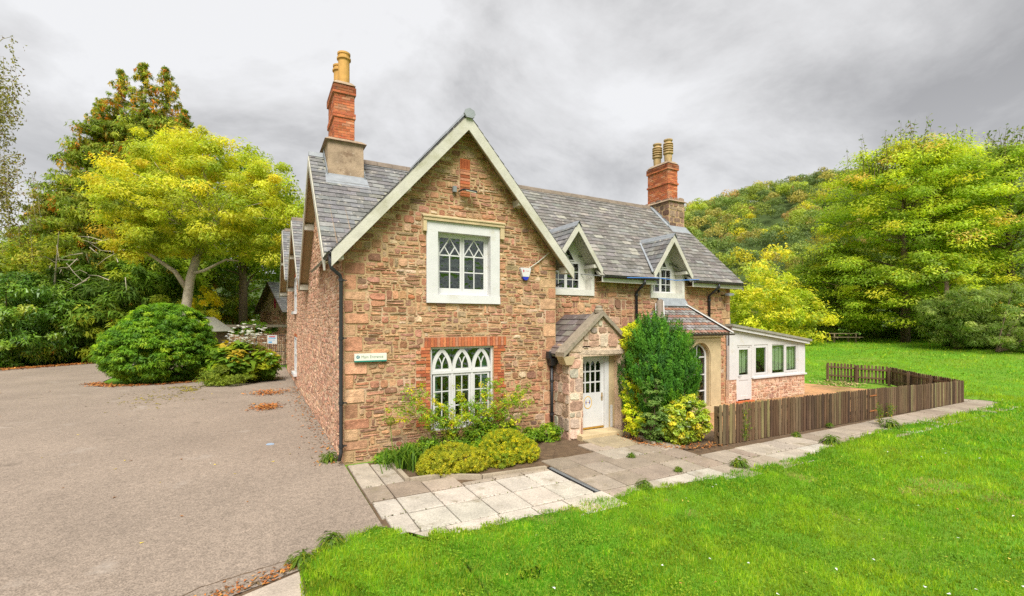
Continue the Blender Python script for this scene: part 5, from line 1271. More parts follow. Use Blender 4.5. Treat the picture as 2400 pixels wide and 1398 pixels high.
MB().prism([(*rot(-.15, -1.012), 1.4), (*rot(.45, -1.012), 1.4), (*rot(.45, -1.012), 2.3), (*rot(-.15, -1.012), 2.3)], (.005, -.01, 0)).build('shed_window', 'glassd', sh_)
# ================================================================== far hill and its wood
def campt(px, d): l = (px-1200)/1091*d; return CAM[0]+FW[0]*d+RT[0]*l, CAM[1]+FW[1]*d+RT[1]*l
# ridge line of the valley side, in metres: (bearing tangent, height)
HT = np.array([-1.6, -1.05, -.8, -.45, 0., .3, .375, .55, .70, .9, 1.1, 1.5]); HH = np.array([70, 62, 52, 40, 34, 60, 84, 98, 112, 118, 116, 110.])
def hill(x, y):
    rx, ry = x-CAM[0], y-CAM[1]; d = rx*FW[0]+ry*FW[1]; l = rx*RT[0]+ry*RT[1]
    t = l/np.maximum(d, 1); h = np.interp(t, HT, HH)
    return h*sstep(95, 390, d)**1.15 + 3.5*np.sin(x*.031+1)*np.sin(y*.027)*sstep(110, 220, d)
dd_ = np.linspace(90, 640, 60); tt = np.linspace(-1.5, 1.5, 100)
D_, T_ = np.meshgrid(dd_, tt, indexing='ij'); lx = D_*T_
X = CAM[0]+FW[0]*D_+RT[0]*lx; Y = CAM[1]+FW[1]*D_+RT[1]*lx; Z = hill(X, Y)+.8
idx = np.arange(X.size).reshape(X.shape); F = np.stack([idx[:-1, :-1], idx[:-1, 1:], idx[1:, 1:], idx[1:, :-1]], -1).reshape(-1, 4)
props(link('hill', npmesh('hill', np.stack([X, Y, Z], -1).reshape(-1, 3), F, smooth=True), material('wooded hillside', (.045, .07, .015), var=.4, scale=.1, bump=0)), kind='structure')
parts = []
def wood(n, t0, t1, d0, d1):
    t = G.uniform(t0, t1, n); d = np.sqrt(G.uniform(d0**2, d1**2, n)); l = t*d
    x = CAM[0]+FW[0]*d+RT[0]*l; y = CAM[1]+FW[1]*d+RT[1]*l; z = hill(x, y); return x, y, z, d
HP = [((.085, .125, .045), 4), ((.12, .155, .045), 3), ((.165, .21, .04), 2), ((.06, .09, .045), 3.2), ((.165, .155, .06), 2), ((.28, .27, .03), .9), ((.20, .14, .07), .5)]
for (n, t0, t1, d0, d1) in ((690, .33, .80, 120, 430), (130, .8, 1.3, 130, 420), (110, -1.25, -.88, 120, 400)):
    x, y, z, d = wood(n, t0, t1, d0, d1)
    for i in range(n):
        r = G.uniform(3.6, 6.6)*(.75+d[i]/800); hh = r*G.uniform(.85, 1.3); k = 11
        dr = sph(k); dr[:, 2] = np.abs(dr[:, 2])
        lob = np.array([x[i], y[i], z[i]+hh*.9])+dr*np.array([r*.62, r*.62, hh*.6]); lr_ = r*G.uniform(.30, .46, k)
        c0 = palette(HP, 1)[0]*G.uniform(.8, 1.25)*BOOST
        m = 385 if t0 > 0 and t0 < .7 else 150; kk = G.integers(0, k, m); d2 = sph(m); d2[:, 2] = d2[:, 2]*.85+.15
        P = lob[kk]+d2*lr_[kk][:, None]*np.array([1, 1, .85])
        C = c0*(1+G.uniform(-.2, .2, (m, 1)))*(1+G.uniform(-.07, .07, (m, 3)))
        parts.append(leaf_quads(P, d2+G.normal(size=(m, 3))*.22, r*G.uniform(.08, .17, m), r*G.uniform(.07, .15, m), np.clip(C, .004, 1)))
V, F, C = merge(parts); props(link('hillside_wood', npmesh('hillside_wood', V, F, C), M['needle']), 'mixed green woodland covering the hillside behind the house', 'woodland', kind='stuff')

# ================================================================== trees behind, left
YG = [((.25, .265, .036), 5), ((.195, .235, .034), 5), ((.29, .27, .038), 1.8), ((.135, .18, .03), 3), ((.34, .23, .045), .35)]
def P3(px, d, z): x, y = campt(px, d); return (x, y, z)
bx, byy, _ = P3(432, 31, 0); f = P3(466, 31, 7.8)
trk = [(bx, byy, 0), (bx-.05, byy, 2.2), P3(436, 31, 4.0), P3(446, 31, 6.0), f]
yt = thing('walnut_tree', 'spreading yellow-green tree with a pale forked trunk behind the round bush', 'tree', (bx, byy, 0))
lob = [(P3(455, 31, 11.3), (5.4, 5, 4.0), 5), (P3(670, 31, 8.6), (2.2, 2.4, 2.4), 1.0), (P3(350, 30, 8.0), (2.2, 2.4, 1.0), .6), (P3(480, 31, 15.2), (1.8, 2, .9), .4), (P3(640, 31, 12.4), (1.5, 2, 1.1), .4), (P3(325, 30.5, 10.3), (2.8, 4, 2.8), 1.8), (P3(620, 31, 10.2), (3.0, 4, 3.6), 2.2), (P3(400, 31.5, 13.6), (3.6, 3.4, 2.4), 1.6), (P3(315, 30, 12.2), (1.8, 2.4, 1.5), .6), (P3(560, 31, 8.8), (3.6, 4.0, 1.6), 1.2), (P3(560, 31, 13.2), (2.2, 2.4, 1.8), .7)]
cent, dirs = clumps(lob, 500, .35)
b = MB().tube(trk, [.40, .33, .29, .26, .24], 12)
b.tube([f, P3(500, 31, 9.2), P3(520, 31, 10.6), P3(548, 31, 12)], [.24, .19, .13, .07], 8).tube([f, P3(452, 31, 9.0), P3(430, 31, 10.0), P3(425, 31, 12.5)], [.22, .17, .11, .05], 8).tube([P3(440, 31, 5.2), P3(410, 30.5, 6.4), P3(360, 30, 7.3), P3(320, 30, 8.0)], [.17, .14, .10, .05], 8)
b.tube([P3(448, 31, 6.3), P3(480, 30.6, 6.5), P3(530, 30.6, 7.2), P3(560, 30.6, 7.1)], [.12, .1, .07, .04], 6)
limb_paths(b, [f, P3(500, 31, 9.2), P3(520, 31, 10.6)], cent, 18, .07); limb_paths(b, [f, P3(452, 31, 9.0), P3(430, 31, 10.0)], cent, 18, .07); b.build('trunk', 'bark', yt, smooth=True)
plant(yt, foliage(cent, dirs, 235, .80, .55, .17, .09, YG, up=.8, hang=.15))

# big western cedar
cx0, cy0, _ = P3(300, 44, 0)
cedar = thing('cedar_tree', 'tall ragged conifer with several tops and rusty brown sprays, behind the yellow tree', 'tree', (cx0, cy0, 0))
CP = [((.105, .145, .025), 5), ((.15, .175, .028), 4), ((.07, .10, .02), 3), ((.34, .15, .035), 1.0), ((.42, .12, .02), .5), ((.25, .19, .04), 1.2)]
b = MB(); cc = []; cdir = []; cfr = []
for (px_, z1, z0, rb, sp_) in ((390, 27.6, 6, 5.0, 1.0), (338, 27.2, 6, 5.0, 1.0), (285, 26.8, 3, 7.4, 1.05), (235, 24.0, 3, 7.4, 1.1), (170, 19.8, 2, 7.0, 1.1), (432, 22.6, 4, 5.0, 1.0), (110, 14.8, 2, 6, 1.15), (330, 21.0, 2, 9, 1.1), (270, 20.0, 2, 8, 1.1)):
    ax, ay, _ = P3(px_, 44+R.uniform(-2, 2), 0)
    b.tube([(ax, ay, 0), (ax, ay, z1*.6), (ax, ay, z1)], [.32, .2, .03], 7)
    z = z1
    while z > z0:
        fr_ = (z1-z)/(z1-z0); L_ = .2+rb*fr_**.78
        for _ in range(4 if L_ < 2 else 8):
            a = R.uniform(0, 6.283); l = L_*R.uniform(.6, 1.15); p0 = Vector((ax, ay, z)); tip = p0+Vector((math.cos(a)*l, math.sin(a)*l, -.12*l+R.uniform(-.2, .35)*l*.5))
            if l > 1: b.tube([p0, p0.lerp(tip, .5)+Vector((0, 0, -.08*l)), tip], [.05, .035, .012], 4, cap=False)
            for q in np.linspace(.25, 1.0, max(2, int(l/(.4 if fr_ < .25 else .7)))): pt = p0.lerp(tip, q); cc.append((pt.x, pt.y, pt.z-.15)); cfr.append(fr_); cdir.append((math.cos(a), math.sin(a), .1))
        z -= (.34 if fr_ < .25 else .62)*sp_+.1*fr_
b.build('trunk', 'bark', cedar)
cc = np.array(cc); cdir = np.array(cdir)
cfr = np.array(cfr); lo_ = cfr > .22; hi_ = ~lo_
rust = cc[G.random(len(cc)) < .34]-np.array([0, 0, .22])
plant(cedar, [foliage(cc[lo_], cdir[lo_], 50, .66, .65, .40, .12, CP[:3], up=.4, outb=.5, hang=.7, clvary=.25), foliage(cc[hi_], cdir[hi_], 34, .26, .9, .26, .07, CP[:3], up=.4, outb=.5, hang=.6, clvary=.25),
              foliage(rust, np.tile([0, 0, .3], (len(rust), 1)), 20, .38, 1., .34, .12, CP[3:], up=.2, hang=1.0)], 'needle')

DG = [((.05, .09, .012), 4), ((.08, .125, .015), 3), ((.12, .16, .018), 2), ((.18, .2, .02), .9)]
MG = [((.075, .125, .016), 4), ((.12, .17, .018), 3), ((.17, .20, .018), 2), ((.045, .08, .014), 2)]
x, y, _ = P3(570, 41, 0); tree('ash_tree', 'mid green tree rising behind the right side of the yellow tree', (x, y, 0), [(x, y, 0), (x, y, 7), (x, y, 14)], [.4, .3, .12], [(P3(570, 41, 13.5), (4.6, 4.6, 5.2), 3), (P3(640, 46, 12), (3.6, 4, 5), 2), (P3(520, 41, 11), (3.5, 4, 5), 1)], 190, 120, 1.3, .7, .34, .17, MG)
x, y, _ = P3(560, 52, 0); tree('evergreen_tree', 'dark dense evergreen in the gap left of the house', (x, y, 0), [(x, y, 0), (x, y, 5), (x, y, 9)], [.4, .3, .12], [(P3(570, 53, 6), (6.5, 4.6, 6.5), 3), (P3(660, 56, 7), (5, 4, 7), 2), (P3(480, 50, 5), (5, 4, 5), 2)], 220, 110, 1.2, .8, .36, .2, DG, lo=.7)
x, y, _ = P3(310, 37, 0); shrub('yew_shrub', 'feathery green conifer shrub behind the round bush', (x, y, 0), [(P3(310, 37, 3.6), (4.6, 3, 4.2), 3), (P3(400, 37, 4), (3.0, 3, 4.4), 2), (P3(220, 37, 4.2), (3, 3, 4.6), 2)], 260, 110, .95, .6, .42, .14, [((.06, .11, .014), 4), ((.10, .155, .018), 3), ((.035, .065, .012), 2), ((.15, .19, .02), 1)], 'needle', hang=.5, stems=10, sr=.08)
x, y, _ = P3(470, 33, 0); shrub('golden_shrub', 'small golden leaved shrub just right of the pale trunk', (x, y, 0), [(P3(470, 33, 3.2), (1.3, 1.3, 2.4), 1)], 60, 70, .5, .8, .2, .12, [((.33, .27, .02), 3), ((.24, .24, .02), 2), ((.14, .18, .02), 1)], stems=4)
# laurels by the drive
LP_ = [((.045, .10, .016), 5), ((.07, .135, .02), 4), ((.10, .165, .024), 2), ((.16, .2, .03), .9)]
for (px_, d_, z_, r, h, lab) in ((20, 33.5, 3.1, 4.4, 3.6, 'big dark laurel at the left edge of the picture'), (150, 36.5, 3.4, 4.2, 3.7, 'big dark laurel overhanging the far end of the drive')):
    x, y, _ = P3(px_, d_, 0)
    shrub('laurel_shrub', lab, (x, y, 0), [((x, y, z_), (r, r, h), 3), (P3(px_+70, d_+1, 2.2), (2.4, 2.4, 2.4), 1)], 330, 150, .75, .7, .28, .115, LP_, 'gloss', 'laurels along the drive', hang=.45, stems=10, sr=.06, lo=.75)
x, y, _ = P3(60, 40, 0); shrub('elder_shrub', 'loose yellow-green shrub above the laurels on the left', (x, y, 0), [(P3(60, 40, 7), (7.5, 3, 3.2), 3), (P3(190, 40, 8), (3.5, 3, 2.6), 1)], 190, 75, 1.0, .6, .34, .14, [((.17, .20, .025), 3), ((.11, .15, .02), 3), ((.26, .26, .05), 1.5)], stems=14, sr=.07)
# dead pale branches over the laurels
db = thing('bare_branches', 'pale leafless branches reaching out over the laurels', 'branch', P3(140, 35, 0)); b = MB()
b.tube([P3(120, 35, 0), P3(128, 35, 6), P3(138, 34.5, 9.8)], [.09, .07, .02], 6)
for i in range(26):
    px_ = R.uniform(110, 300); z_ = R.uniform(6.0, 9.5); a = Vector(P3(px_, 34.5, z_)); q = Vector(P3(px_+R.uniform(-70, 60), 34+R.uniform(-1, 1), z_+R.uniform(-1.4, 1.0))); m_ = a.lerp(q, .5)+Vector((0, 0, R.uniform(-.4, .4))); b.tube([a, m_, q], [.035, .022, .008], 4, cap=False)
b.build('branch', 'bark', db)
# birch at the left edge
BD = 31; zb = lambda z: 3.1+(z-3.1)*BD/22
x, y, _ = P3(-75, BD, 0); bi = thing('birch_tree', 'weeping birch whose hanging sprays enter at the upper left edge', 'tree', (x, y, 0)); b = MB().tube([(x, y, 0), (x, y, 11), P3(-65, BD, zb(16.5))], [.24, .17, .05], 8); pp = []
for i in range(84):
    up_ = i < 40; px_ = R.uniform(-130, 34) if up_ else R.uniform(-120, 92); z_ = zb(R.uniform(12.5, 16.6) if up_ else R.uniform(9.2, 11.6)-max(0, px_)*.012)
    s1 = Vector(P3(px_, BD+R.uniform(-1.8, 1.8), z_)); s0 = Vector((x, y, 0)).lerp(s1, .35); s0.z = z_-R.uniform(.3, 1.2); L_ = R.uniform(1.6, 4.6)
    e_ = s1+Vector((R.uniform(-.1, .4), R.uniform(-.3, .3), -L_)); b.tube([s0, s1.lerp(s0, .3)+Vector((0, 0, .25)), s1, s1.lerp(e_, .5), e_], [.03, .02, .014, .009, .004], 4, cap=False)
    for q in G.random(int(L_*26)): p = s1.lerp(e_, float(q)); sp_ = .12+.16*math.sin(q*9+i)**2; pp.append((p.x+R.gauss(0, sp_), p.y+R.gauss(0, sp_), p.z+R.gauss(0, .1)))
b.build('trunk', 'bark', bi); pp = np.array(pp); n = len(pp)
plant(bi, leaf_quads(pp, G.normal(size=(n, 3)), G.uniform(.12, .24, n), G.uniform(.08, .14, n), palette([((.17, .17, .035), 3), ((.25, .24, .04), 2.4), ((.18, .11, .035), 1.3), ((.32, .28, .05), 1)], n)*G.uniform(.8, 1.2, (n, 1))))
# round bush on the drive
x, y, _ = P3(375, 24.4, 0)
BG = [((.065, .14, .014), 5), ((.10, .18, .016), 4), ((.042, .10, .014), 3), ((.16, .235, .02), 1.2)]
shrub('spindle_bush', 'large rounded bright green bush standing on the drive', (x, y, 0), [((x, y, 1.6), (2.55, 2.3, 1.75), 4), (P3(392, 24.4, 2.5), (1.9, 1.8, 1.55), 1.6)], 1100, 110, .28, .55, .135, .06, BG, 'leaf', hang=.4, stems=12, sr=.04, lo=.9)
shrub('low_green_shrub', 'low dull green shrub at the right foot of the round bush', P3(535, 23, 0), [(P3(535, 23, .45), (1.2, 1, .55), 1)], 60, 90, .3, .6, .14, .04, [((.10, .14, .02), 3), ((.07, .10, .015), 3)], 'needle', stems=3)
# hydrangea with white anemones
hx, hy, _ = P3(575, 24, 0)
hy_ = shrub('hydrangea', 'broad leaved shrub with yellowing leaves left of the iron gate', (hx, hy, 0), [(P3(565, 24, 1.0), (1.3, 1.2, 1.0), 2), (P3(612, 24.5, .8), (.7, .8, .9), 1)], 80, 42, .5, .6, .34, .24, [((.085, .15, .018), 4), ((.16, .20, .02), 2), ((.24, .20, .03), .7), ((.05, .10, .015), 2)], 'leaf', up=1.2, stems=6)
an = thing('anemone_clump', 'tall white Japanese anemones flowering above the broad leaved shrub', 'flowers', (hx, hy+.2, 0)); b = MB(); pp = []
for i in range(120):
    p = Vector(P3(R.gauss(575, 24), 24+R.uniform(-.4, .5), R.gauss(2.25, .33))); b.tube([(p.x+R.uniform(-.2, .2), p.y+.2, 1.1), p], [.008, .005], 3, cap=False); pp.append(p)
b.build('stem', material('brown stems', (.22, .13, .05), bump=0), an)
pp = np.array(pp); k = np.repeat(np.arange(len(pp)), 5); a = np.tile(np.arange(5)*1.2566, len(pp)); dv = np.stack([np.cos(a), np.sin(a), np.full(len(a), .25)], 1)
plant(an, leaf_quads(pp[k]+dv*.055, np.array([0, -.5, 1.])+G.normal(size=(len(k), 3))*.3, .095, .075, np.full((len(k), 3), .62), T=dv), name='flower', kind='stuff')
ivy = shrub('ivy', 'ivy spilling over the garden wall beside the iron gate', P3(605, 33.5, 2.2), [(P3(605, 33.5, 2.6), (1.1, .5, .55), 1), (P3(575, 33, 2.3), (.8, .5, .4), .5)], 50, 80, .28, .8, .16, .13, BG, stems=3)

# ================================================================== trees behind, right
CH = [((.17, .235, .028), 4), ((.225, .27, .03), 3.4), ((.12, .18, .026), 3), ((.28, .28, .035), 1.0), ((.36, .24, .09), .25)]
CH2 = [((.14, .20, .028), 4), ((.19, .24, .03), 3.2), ((.10, .15, .024), 3), ((.25, .26, .03), 1)]
def gnd(px_, d_): x, y = campt(px_, d_); return x, y, float(gz(x, y))
def tiered(name, lab, px_, d_, ztop, rad, zlow, pal, nc=360, per=125, tiers=9, seed=1, lean=0):
    """broad crown in flat tiers of foliage, twiggy at the top"""
    rr = random.Random(seed); x, y, z = gnd(px_, d_); root = thing(name, lab, 'tree', (x, y, z)); H = ztop-z
    trk_ = [(x, y, z-.1), (x+.1, y, z+H*.3), (x-.2, y+.1, z+H*.6), (x, y, z+H*.93)]
    b = MB().tube(trk_, [.34, .26, .16, .03], 10); cent = []; dirs = []
    for i in range(nc):
        t = rr.random()**.9; hz = zlow+(ztop-zlow)*t; prof = (.80+.20*math.sin(t*3.14)) if t < .62 else math.sqrt(max(0, 1-((t-.62)/.40)**2))
        a = rr.uniform(0, 6.283); r = rad*prof*rr.uniform(.25, 1)**.5*rr.choice((.75, .9, 1, 1.08)); hz += .12*r-.02*r*r
        cent.append((x+math.cos(a)*r, y+math.sin(a)*r, hz)); dirs.append((math.cos(a), math.sin(a), .5))
    cent = np.array(cent); dirs = np.array(dirs)
    for i in rr.sample(range(nc), 60):
        c = Vector(cent[i]); zz = max(z+1.2, c.z-.35*math.hypot(c.x-x, c.y-y)); p = Vector((x, y, zz)); b.tube([p, p.lerp(c, .5)+Vector((0, 0, .15)), c], [.07, .045, .012], 4, cap=False)
    tw = []
    for i in range(80):                 # bare-ish leading twigs
        a = rr.uniform(0, 6.283); r = rad*rr.uniform(.0, .62); p = Vector((x+math.cos(a)*r, y+math.sin(a)*r, ztop-1.6-(r/rad)**2*3.4)); q = p+Vector((rr.uniform(-.8, .8), rr.uniform(-.8, .8), rr.uniform(1.4, 3.8))); b.tube([p, p.lerp(q, .5), q], [.025, .018, .006], 4, cap=False)
        for s in np.linspace(.05, 1, 18): w = p.lerp(q, s); tw.append((w.x+rr.gauss(0, .13), w.y+rr.gauss(0, .13), w.z+rr.gauss(0, .08)))
    b.build('trunk', 'barkdark', root, smooth=True); tw = np.array(tw); n = len(tw)
    plant(root, [foliage(cent, dirs, int(per*1.5), 1.25, .38, .20, .105, pal, up=1.0, hang=.2), leaf_quads(tw, G.normal(size=(n, 3))+np.array([0, 0, .4]), G.uniform(.18, .32, n), G.uniform(.09, .16, n), palette(pal, n))])
    return root
tiered('cherry_tree', 'broad light green cherry tree, its trunk near the picnic table', 2122, 38, 17.2, 6.1, 2.6, CH, 560, 120, seed=3)
tiered('cherry_tree', 'broad green tree at the right edge of the picture', 2370, 37, 16.4, 7.2, 3.2, CH2, 540, 115, seed=5)
tiered('cherry_tree', 'tall green tree rising between the two broad ones on the right', 2215, 43, 18.6, 6.0, 5.0, CH2, 420, 105, seed=9)
tiered('cherry_tree', 'smaller green tree left of the broad cherry, beyond the garden room', 1955, 44, 9.6, 4.0, 2.0, CH2, 260, 115, seed=12)
x, y, z = gnd(1790, 36); shrub('golden_shrub', 'yellow-green shrub showing above the garden room roof', (x, y, z), [(P3(1790, 36, 4.2), (3.3, 2.6, 3.0), 2), (P3(1730, 37, 3.4), (2.2, 2, 2.6), 1), (P3(1865, 37, 3.3), (2.4, 2.4, 2.5), 1)], 260, 110, .7, .7, .22, .1, [((.28, .28, .03), 3), ((.21, .25, .028), 3), ((.14, .19, .025), 3), ((.34, .31, .03), .8)], stems=8, sr=.05)
GGp = [((.12, .165, .06), 4), ((.09, .135, .045), 3), ((.17, .205, .085), 2), ((.06, .095, .03), 2)]
for (px_, d_, zt, r, lab) in ((2240, 31, 4.2, 1.9, 'grey-green willow bush with a reddish trunk at the lawn edge'), (2340, 29, 4.9, 2.6, 'large grey-green willow bush at the right edge of the lawn')):
    x, y, z = gnd(px_, d_); sb = shrub('willow_bush', lab, (x, y, z), [((x, y, z+(zt-z)*.55), (r*.9, r*.9, (zt-z)*.5), 2), ((x+r*.7, y-r*.6, z+1.2), (r*.8, r*.8, 1.3), 1), ((x-r*.5, y+r*.4, z+(zt-z)*.9), (r*.5, r*.5, .7), .6), ((x+r*.6, y, z+(zt-z)*1.0), (r*.5, r*.5, .6), .5)], 230, 130, .5, .6, .17, .055, GGp, 'leaf', 'willow bushes', hang=.3, stems=6, sr=.05)
x, y, z = gnd(2218, 32.5); MB
tree('alder_tree', 'thin reddish trunk standing in the dark gap among the right trees', (x, y, z), [(x, y, z), (x+.1, y, z+2), (x, y, z+5.5)], [.22, .18, .08], [((x+.5, y+1, z+5.2), (2.2, 2.2, 1.6), 1)], 60, 90, .7, .5, .24, .12, CH2, bark='barkdark', limbs=8, lr=.04)
x, y, z = gnd(2190, 46); shrub('dark_thicket', 'dark shaded thicket under the right trees', (x, y, z), [(P3(2190, 47, 4.2), (7, 3, 4), 2), (P3(2330, 46, 4), (6, 3, 3.5), 2), (P3(2060, 49, 4), (7, 3, 3.6), 2), (P3(1880, 50, 4), (6, 3, 3.5), 2)], 260, 80, 1.3, .7, .45, .25, DG, stems=14, sr=.08)
x, y, z = gnd(1972, 37.5); pt_ = thing('picnic_table', 'weathered picnic table under the cherry tree', 'table', (x, y, z)); u = Vector((RT[0], RT[1], 0)); w = Vector((FW[0], FW[1], 0)); o = Vector((x, y, z))
def pboard(a0, a1, b0, b1, z0, z1, nm): MB().prism([o+u*a0+w*b0+Vector((0, 0, z0)), o+u*a1+w*b0+Vector((0, 0, z0)), o+u*a1+w*b1+Vector((0, 0, z0)), o+u*a0+w*b1+Vector((0, 0, z0))], (0, 0, z1-z0), (.20, .15, .09)).build(nm, 'timber', pt_)
for k in range(4): pboard(-1.2, 1.2, -.38+k*.2, -.2+k*.2, .70, .74, 'top_board')
for s in (-.8, .65): pboard(-1.2, 1.2, s, s+.15, .42, .46, 'seat')
for a in (-.9, .82): pboard(a, a+.08, -.8, .8, .36, .42, 'cross_beam'); pboard(a, a+.08, -.45, -.35, 0, .7, 'leg'); pboard(a, a+.08, .35, .45, 0, .7, 'leg')

# ================================================================== planting against the house
GP = [((.215, .225, .022), 4), ((.17, .195, .022), 3), ((.125, .155, .02), 2.4), ((.27, .25, .026), 1.4)]
shrub('golden_privet', 'low golden dome shrub at the front of the bed under the gable window', (1.92, -1.62, .02), [((1.85, -1.60, .24), (.64, .52, .33), 2), ((2.25, -1.72, .2), (.42, .38, .27), 1), ((1.5, -1.58, .16), (.36, .34, .26), .7)], 1700, 34, .045, 1, .024, .013, GP, stems=5, sr=.01, lo=.85, up=.8)
shrub('golden_privet', 'green and gold dome shrub at the right end of the bed', (3.22, -1.55, .02), [((3.18, -1.50, .3), (.58, .52, .40), 2), ((3.5, -1.72, .22), (.40, .36, .30), 1), ((2.95, -1.8, .16), (.34, .3, .24), .6)], 1700, 34, .045, 1, .025, .014, [((.24, .24, .02), 3), ((.15, .19, .02), 3), ((.10, .15, .018), 2), ((.36, .28, .02), 1.2)], stems=5, sr=.01, lo=.85, up=.8)
def blades(root, n, c, r, L, w, pal, mat='grass', droop=.7, name='blade'):
    V = []; C = []; F = []
    for i in range(n):
        a = R.uniform(0, 6.283); l = L*R.uniform(.6, 1.15); s = Vector((c[0]+R.gauss(0, r*.4), c[1]+R.gauss(0, r*.4), c[2])); d = Vector((math.cos(a), math.sin(a), 0)); side = Vector((-d.y, d.x, 0))*w; sp = R.uniform(.25, 1)
        p1 = s+d*l*.25*sp+Vector((0, 0, l*.5)); p2 = s+d*l*.55*sp+Vector((0, 0, l*(.75-.15*sp))); p3 = s+d*l*.9*sp+Vector((0, 0, l*(.75-droop*.6*sp)))
        k = len(V); V += [s-side*.5, s+side*.5, p1-side*.5, p1+side*.5, p2-side*.4, p2+side*.4, p3-side*.05, p3+side*.05]; F += [(k, k+1, k+3, k+2), (k+2, k+3, k+5, k+4), (k+4, k+5, k+7, k+6)]; C += [jit(pick(pal), .2)]*8
    return link(name, npmesh(name, np.array([tuple(v) for v in V]), np.array(F), np.array(C)), M[mat], root)
st_ = thing('day_lily', 'clump of arching strap leaves at the left of the bed', 'plant', (1.12, -.95, .02)); blades(st_, 190, (1.12, -.98, .02), .42, .62, .028, [((.11, .22, .02), 3), ((.17, .27, .025), 2), ((.07, .15, .015), 2)], name='leaf')
sd_ = thing('allium', 'tall green seed head on a bare stalk left of the rose', 'plant', (.86, -.72, .02)); MB().tube([(.95, -.75, 0), (.87, -.72, .5), (.84, -.7, .9)], [.012, .01, .007], 5).build('stalk', material('green stalk', (.14, .2, .03), bump=0), sd_)
d = sph(160); plant(sd_, leaf_quads(np.array([.84, -.70, .98])+d*.09, d, .05, .02, palette([((.22, .27, .03), 1), ((.30, .30, .04), 1)], 160), T=d+.1), name='seed_head')
# rose
rose = thing('rose_bush', 'straggling rose with yellow and green leaves in front of the gable window', 'rose', (2.5, -.5, .02)); b = MB(); cl = []
for i in range(40):
    x0 = R.uniform(1.3, 3.9); y0_ = R.uniform(-.9, -.3); h = R.uniform(.8, 1.75); tip = Vector((x0+R.gauss(0, .42), y0_+R.uniform(-.35, .15), h)); s = Vector((R.uniform(1.6, 3.6), R.uniform(-.8, -.4), .02)); m_ = s.lerp(tip, .55)+Vector((0, 0, .22)); b.tube([s, m_, tip], [.012, .008, .003], 4, cap=False)
    for q in np.linspace(.3, 1, 9): p = s.lerp(m_, q*2) if q < .5 else m_.lerp(tip, (q-.5)*2); cl.append((p.x+R.gauss(0, .07), p.y+R.gauss(0, .06), p.z+R.gauss(0, .05)))
for (xa, za) in ((.75, 1.0), (1.0, 1.2), (1.35, 1.45), (4.25, 1.35), (4.5, 1.1)):
    s = Vector((2.0 if xa < 2.5 else 3.7, -.55, .1)); tip = Vector((xa, -.5, za)); m_ = s.lerp(tip, .6)+Vector((0, 0, .3)); b.tube([s, m_, tip], [.012, .008, .003], 4, cap=False)
    for q in np.linspace(.5, 1, 7): p = m_.lerp(tip, (q-.5)*2); cl.append((p.x, p.y, p.z))
b.build('cane', material('rose canes', (.24, .17, .05), bump=0), rose)
cl = np.array(cl); RP = [((.08, .15, .018), 4), ((.13, .20, .02), 3), ((.36, .29, .02), 1.3), ((.20, .24, .02), 2)]
plant(rose, foliage(cl, np.tile([0, -.5, .6], (len(cl), 1)), 26, .11, .8, .05, .03, RP, up=.6))
hip_ = G.choice(len(cl), 14); hp_ = MB()
for i in hip_: p = cl[i]; hp_.lathe((p[0], p[1]-.05, p[2]), [(.004, 0), (.014, .01), (.014, .022), (.005, .032)], 6)
hp_.build('rose_hip', 'red', rose, kind='stuff')
GPL = [((.06, .12, .015), 4), ((.10, .17, .018), 3), ((.15, .2, .02), 1)]
for (c, r, h, lab) in (((2.3, -.65), .55, .55, 'dark leafy perennials in front of the tall window'), ((3.5, -.6), .5, .75, 'leafy green perennial below the right brick jamb'), ((.85, -.45), .25, .26, 'small leafy plant at the foot of the front wall'), ((4.95, -.55), .35, .45, 'weedy leafy plant around the foot of the porch downpipe'), ((2.75, -1.15), .35, .42, 'green perennial between the two golden domes'), ((1.55, -.75), .42, .5, 'green leafy perennial right of the strap-leaved clump'), ((3.0, -.75), .5, .7, 'tall leafy perennial under the middle of the tall window'), ((4.15, -.75), .4, .5, 'leafy perennial behind the right golden dome')):
    shrub('leafy_perennial', lab, (c[0], c[1], .02), [((c[0], c[1], h*.5), (r, r*.6, h*.5), 1)], 60, 26, .12, .8, .075, .045, GPL, group='bed perennials', stems=5, sr=.006, cat='plant')
# evergreens by the porch
cyp = thing('cypress_bush', 'tall dense dark green cypress bush right of the porch', 'conifer', (7.95, -1.35, 0))
lobes_c = [((8.0, -1.35, 1.40), (1.08, .88, 1.3), 3), ((8.08, -1.3, 2.0), (.86, .72, .80), 1.8), ((8.85, -1.15, 1.45), (.70, .62, .95), 1.4), ((7.80, -1.25, 2.5), (.34, .34, .45), .4), ((8.15, -1.2, 2.6), (.26, .26, .35), .3)]
ctr, dr_ = clumps(lobes_c, 1350, .9); ctr[:, 2] = np.maximum(ctr[:, 2], .15)
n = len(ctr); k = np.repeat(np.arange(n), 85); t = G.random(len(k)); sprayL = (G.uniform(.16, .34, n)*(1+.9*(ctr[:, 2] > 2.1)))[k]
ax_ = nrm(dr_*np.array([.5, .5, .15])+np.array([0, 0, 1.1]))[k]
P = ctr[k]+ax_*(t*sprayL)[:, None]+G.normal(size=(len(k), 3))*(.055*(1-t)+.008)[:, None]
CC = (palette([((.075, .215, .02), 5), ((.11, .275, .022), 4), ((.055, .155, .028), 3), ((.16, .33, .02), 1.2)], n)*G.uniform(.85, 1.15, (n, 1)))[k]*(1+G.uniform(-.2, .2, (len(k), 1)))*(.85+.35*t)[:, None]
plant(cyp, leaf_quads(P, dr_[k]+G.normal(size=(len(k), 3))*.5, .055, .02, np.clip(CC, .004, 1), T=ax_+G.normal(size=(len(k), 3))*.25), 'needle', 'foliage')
MB().tube([(7.95, -1.35, 0), (7.95, -1.35, 1.6)], [.09, .04], 8).build('trunk', 'barkdark', cyp)
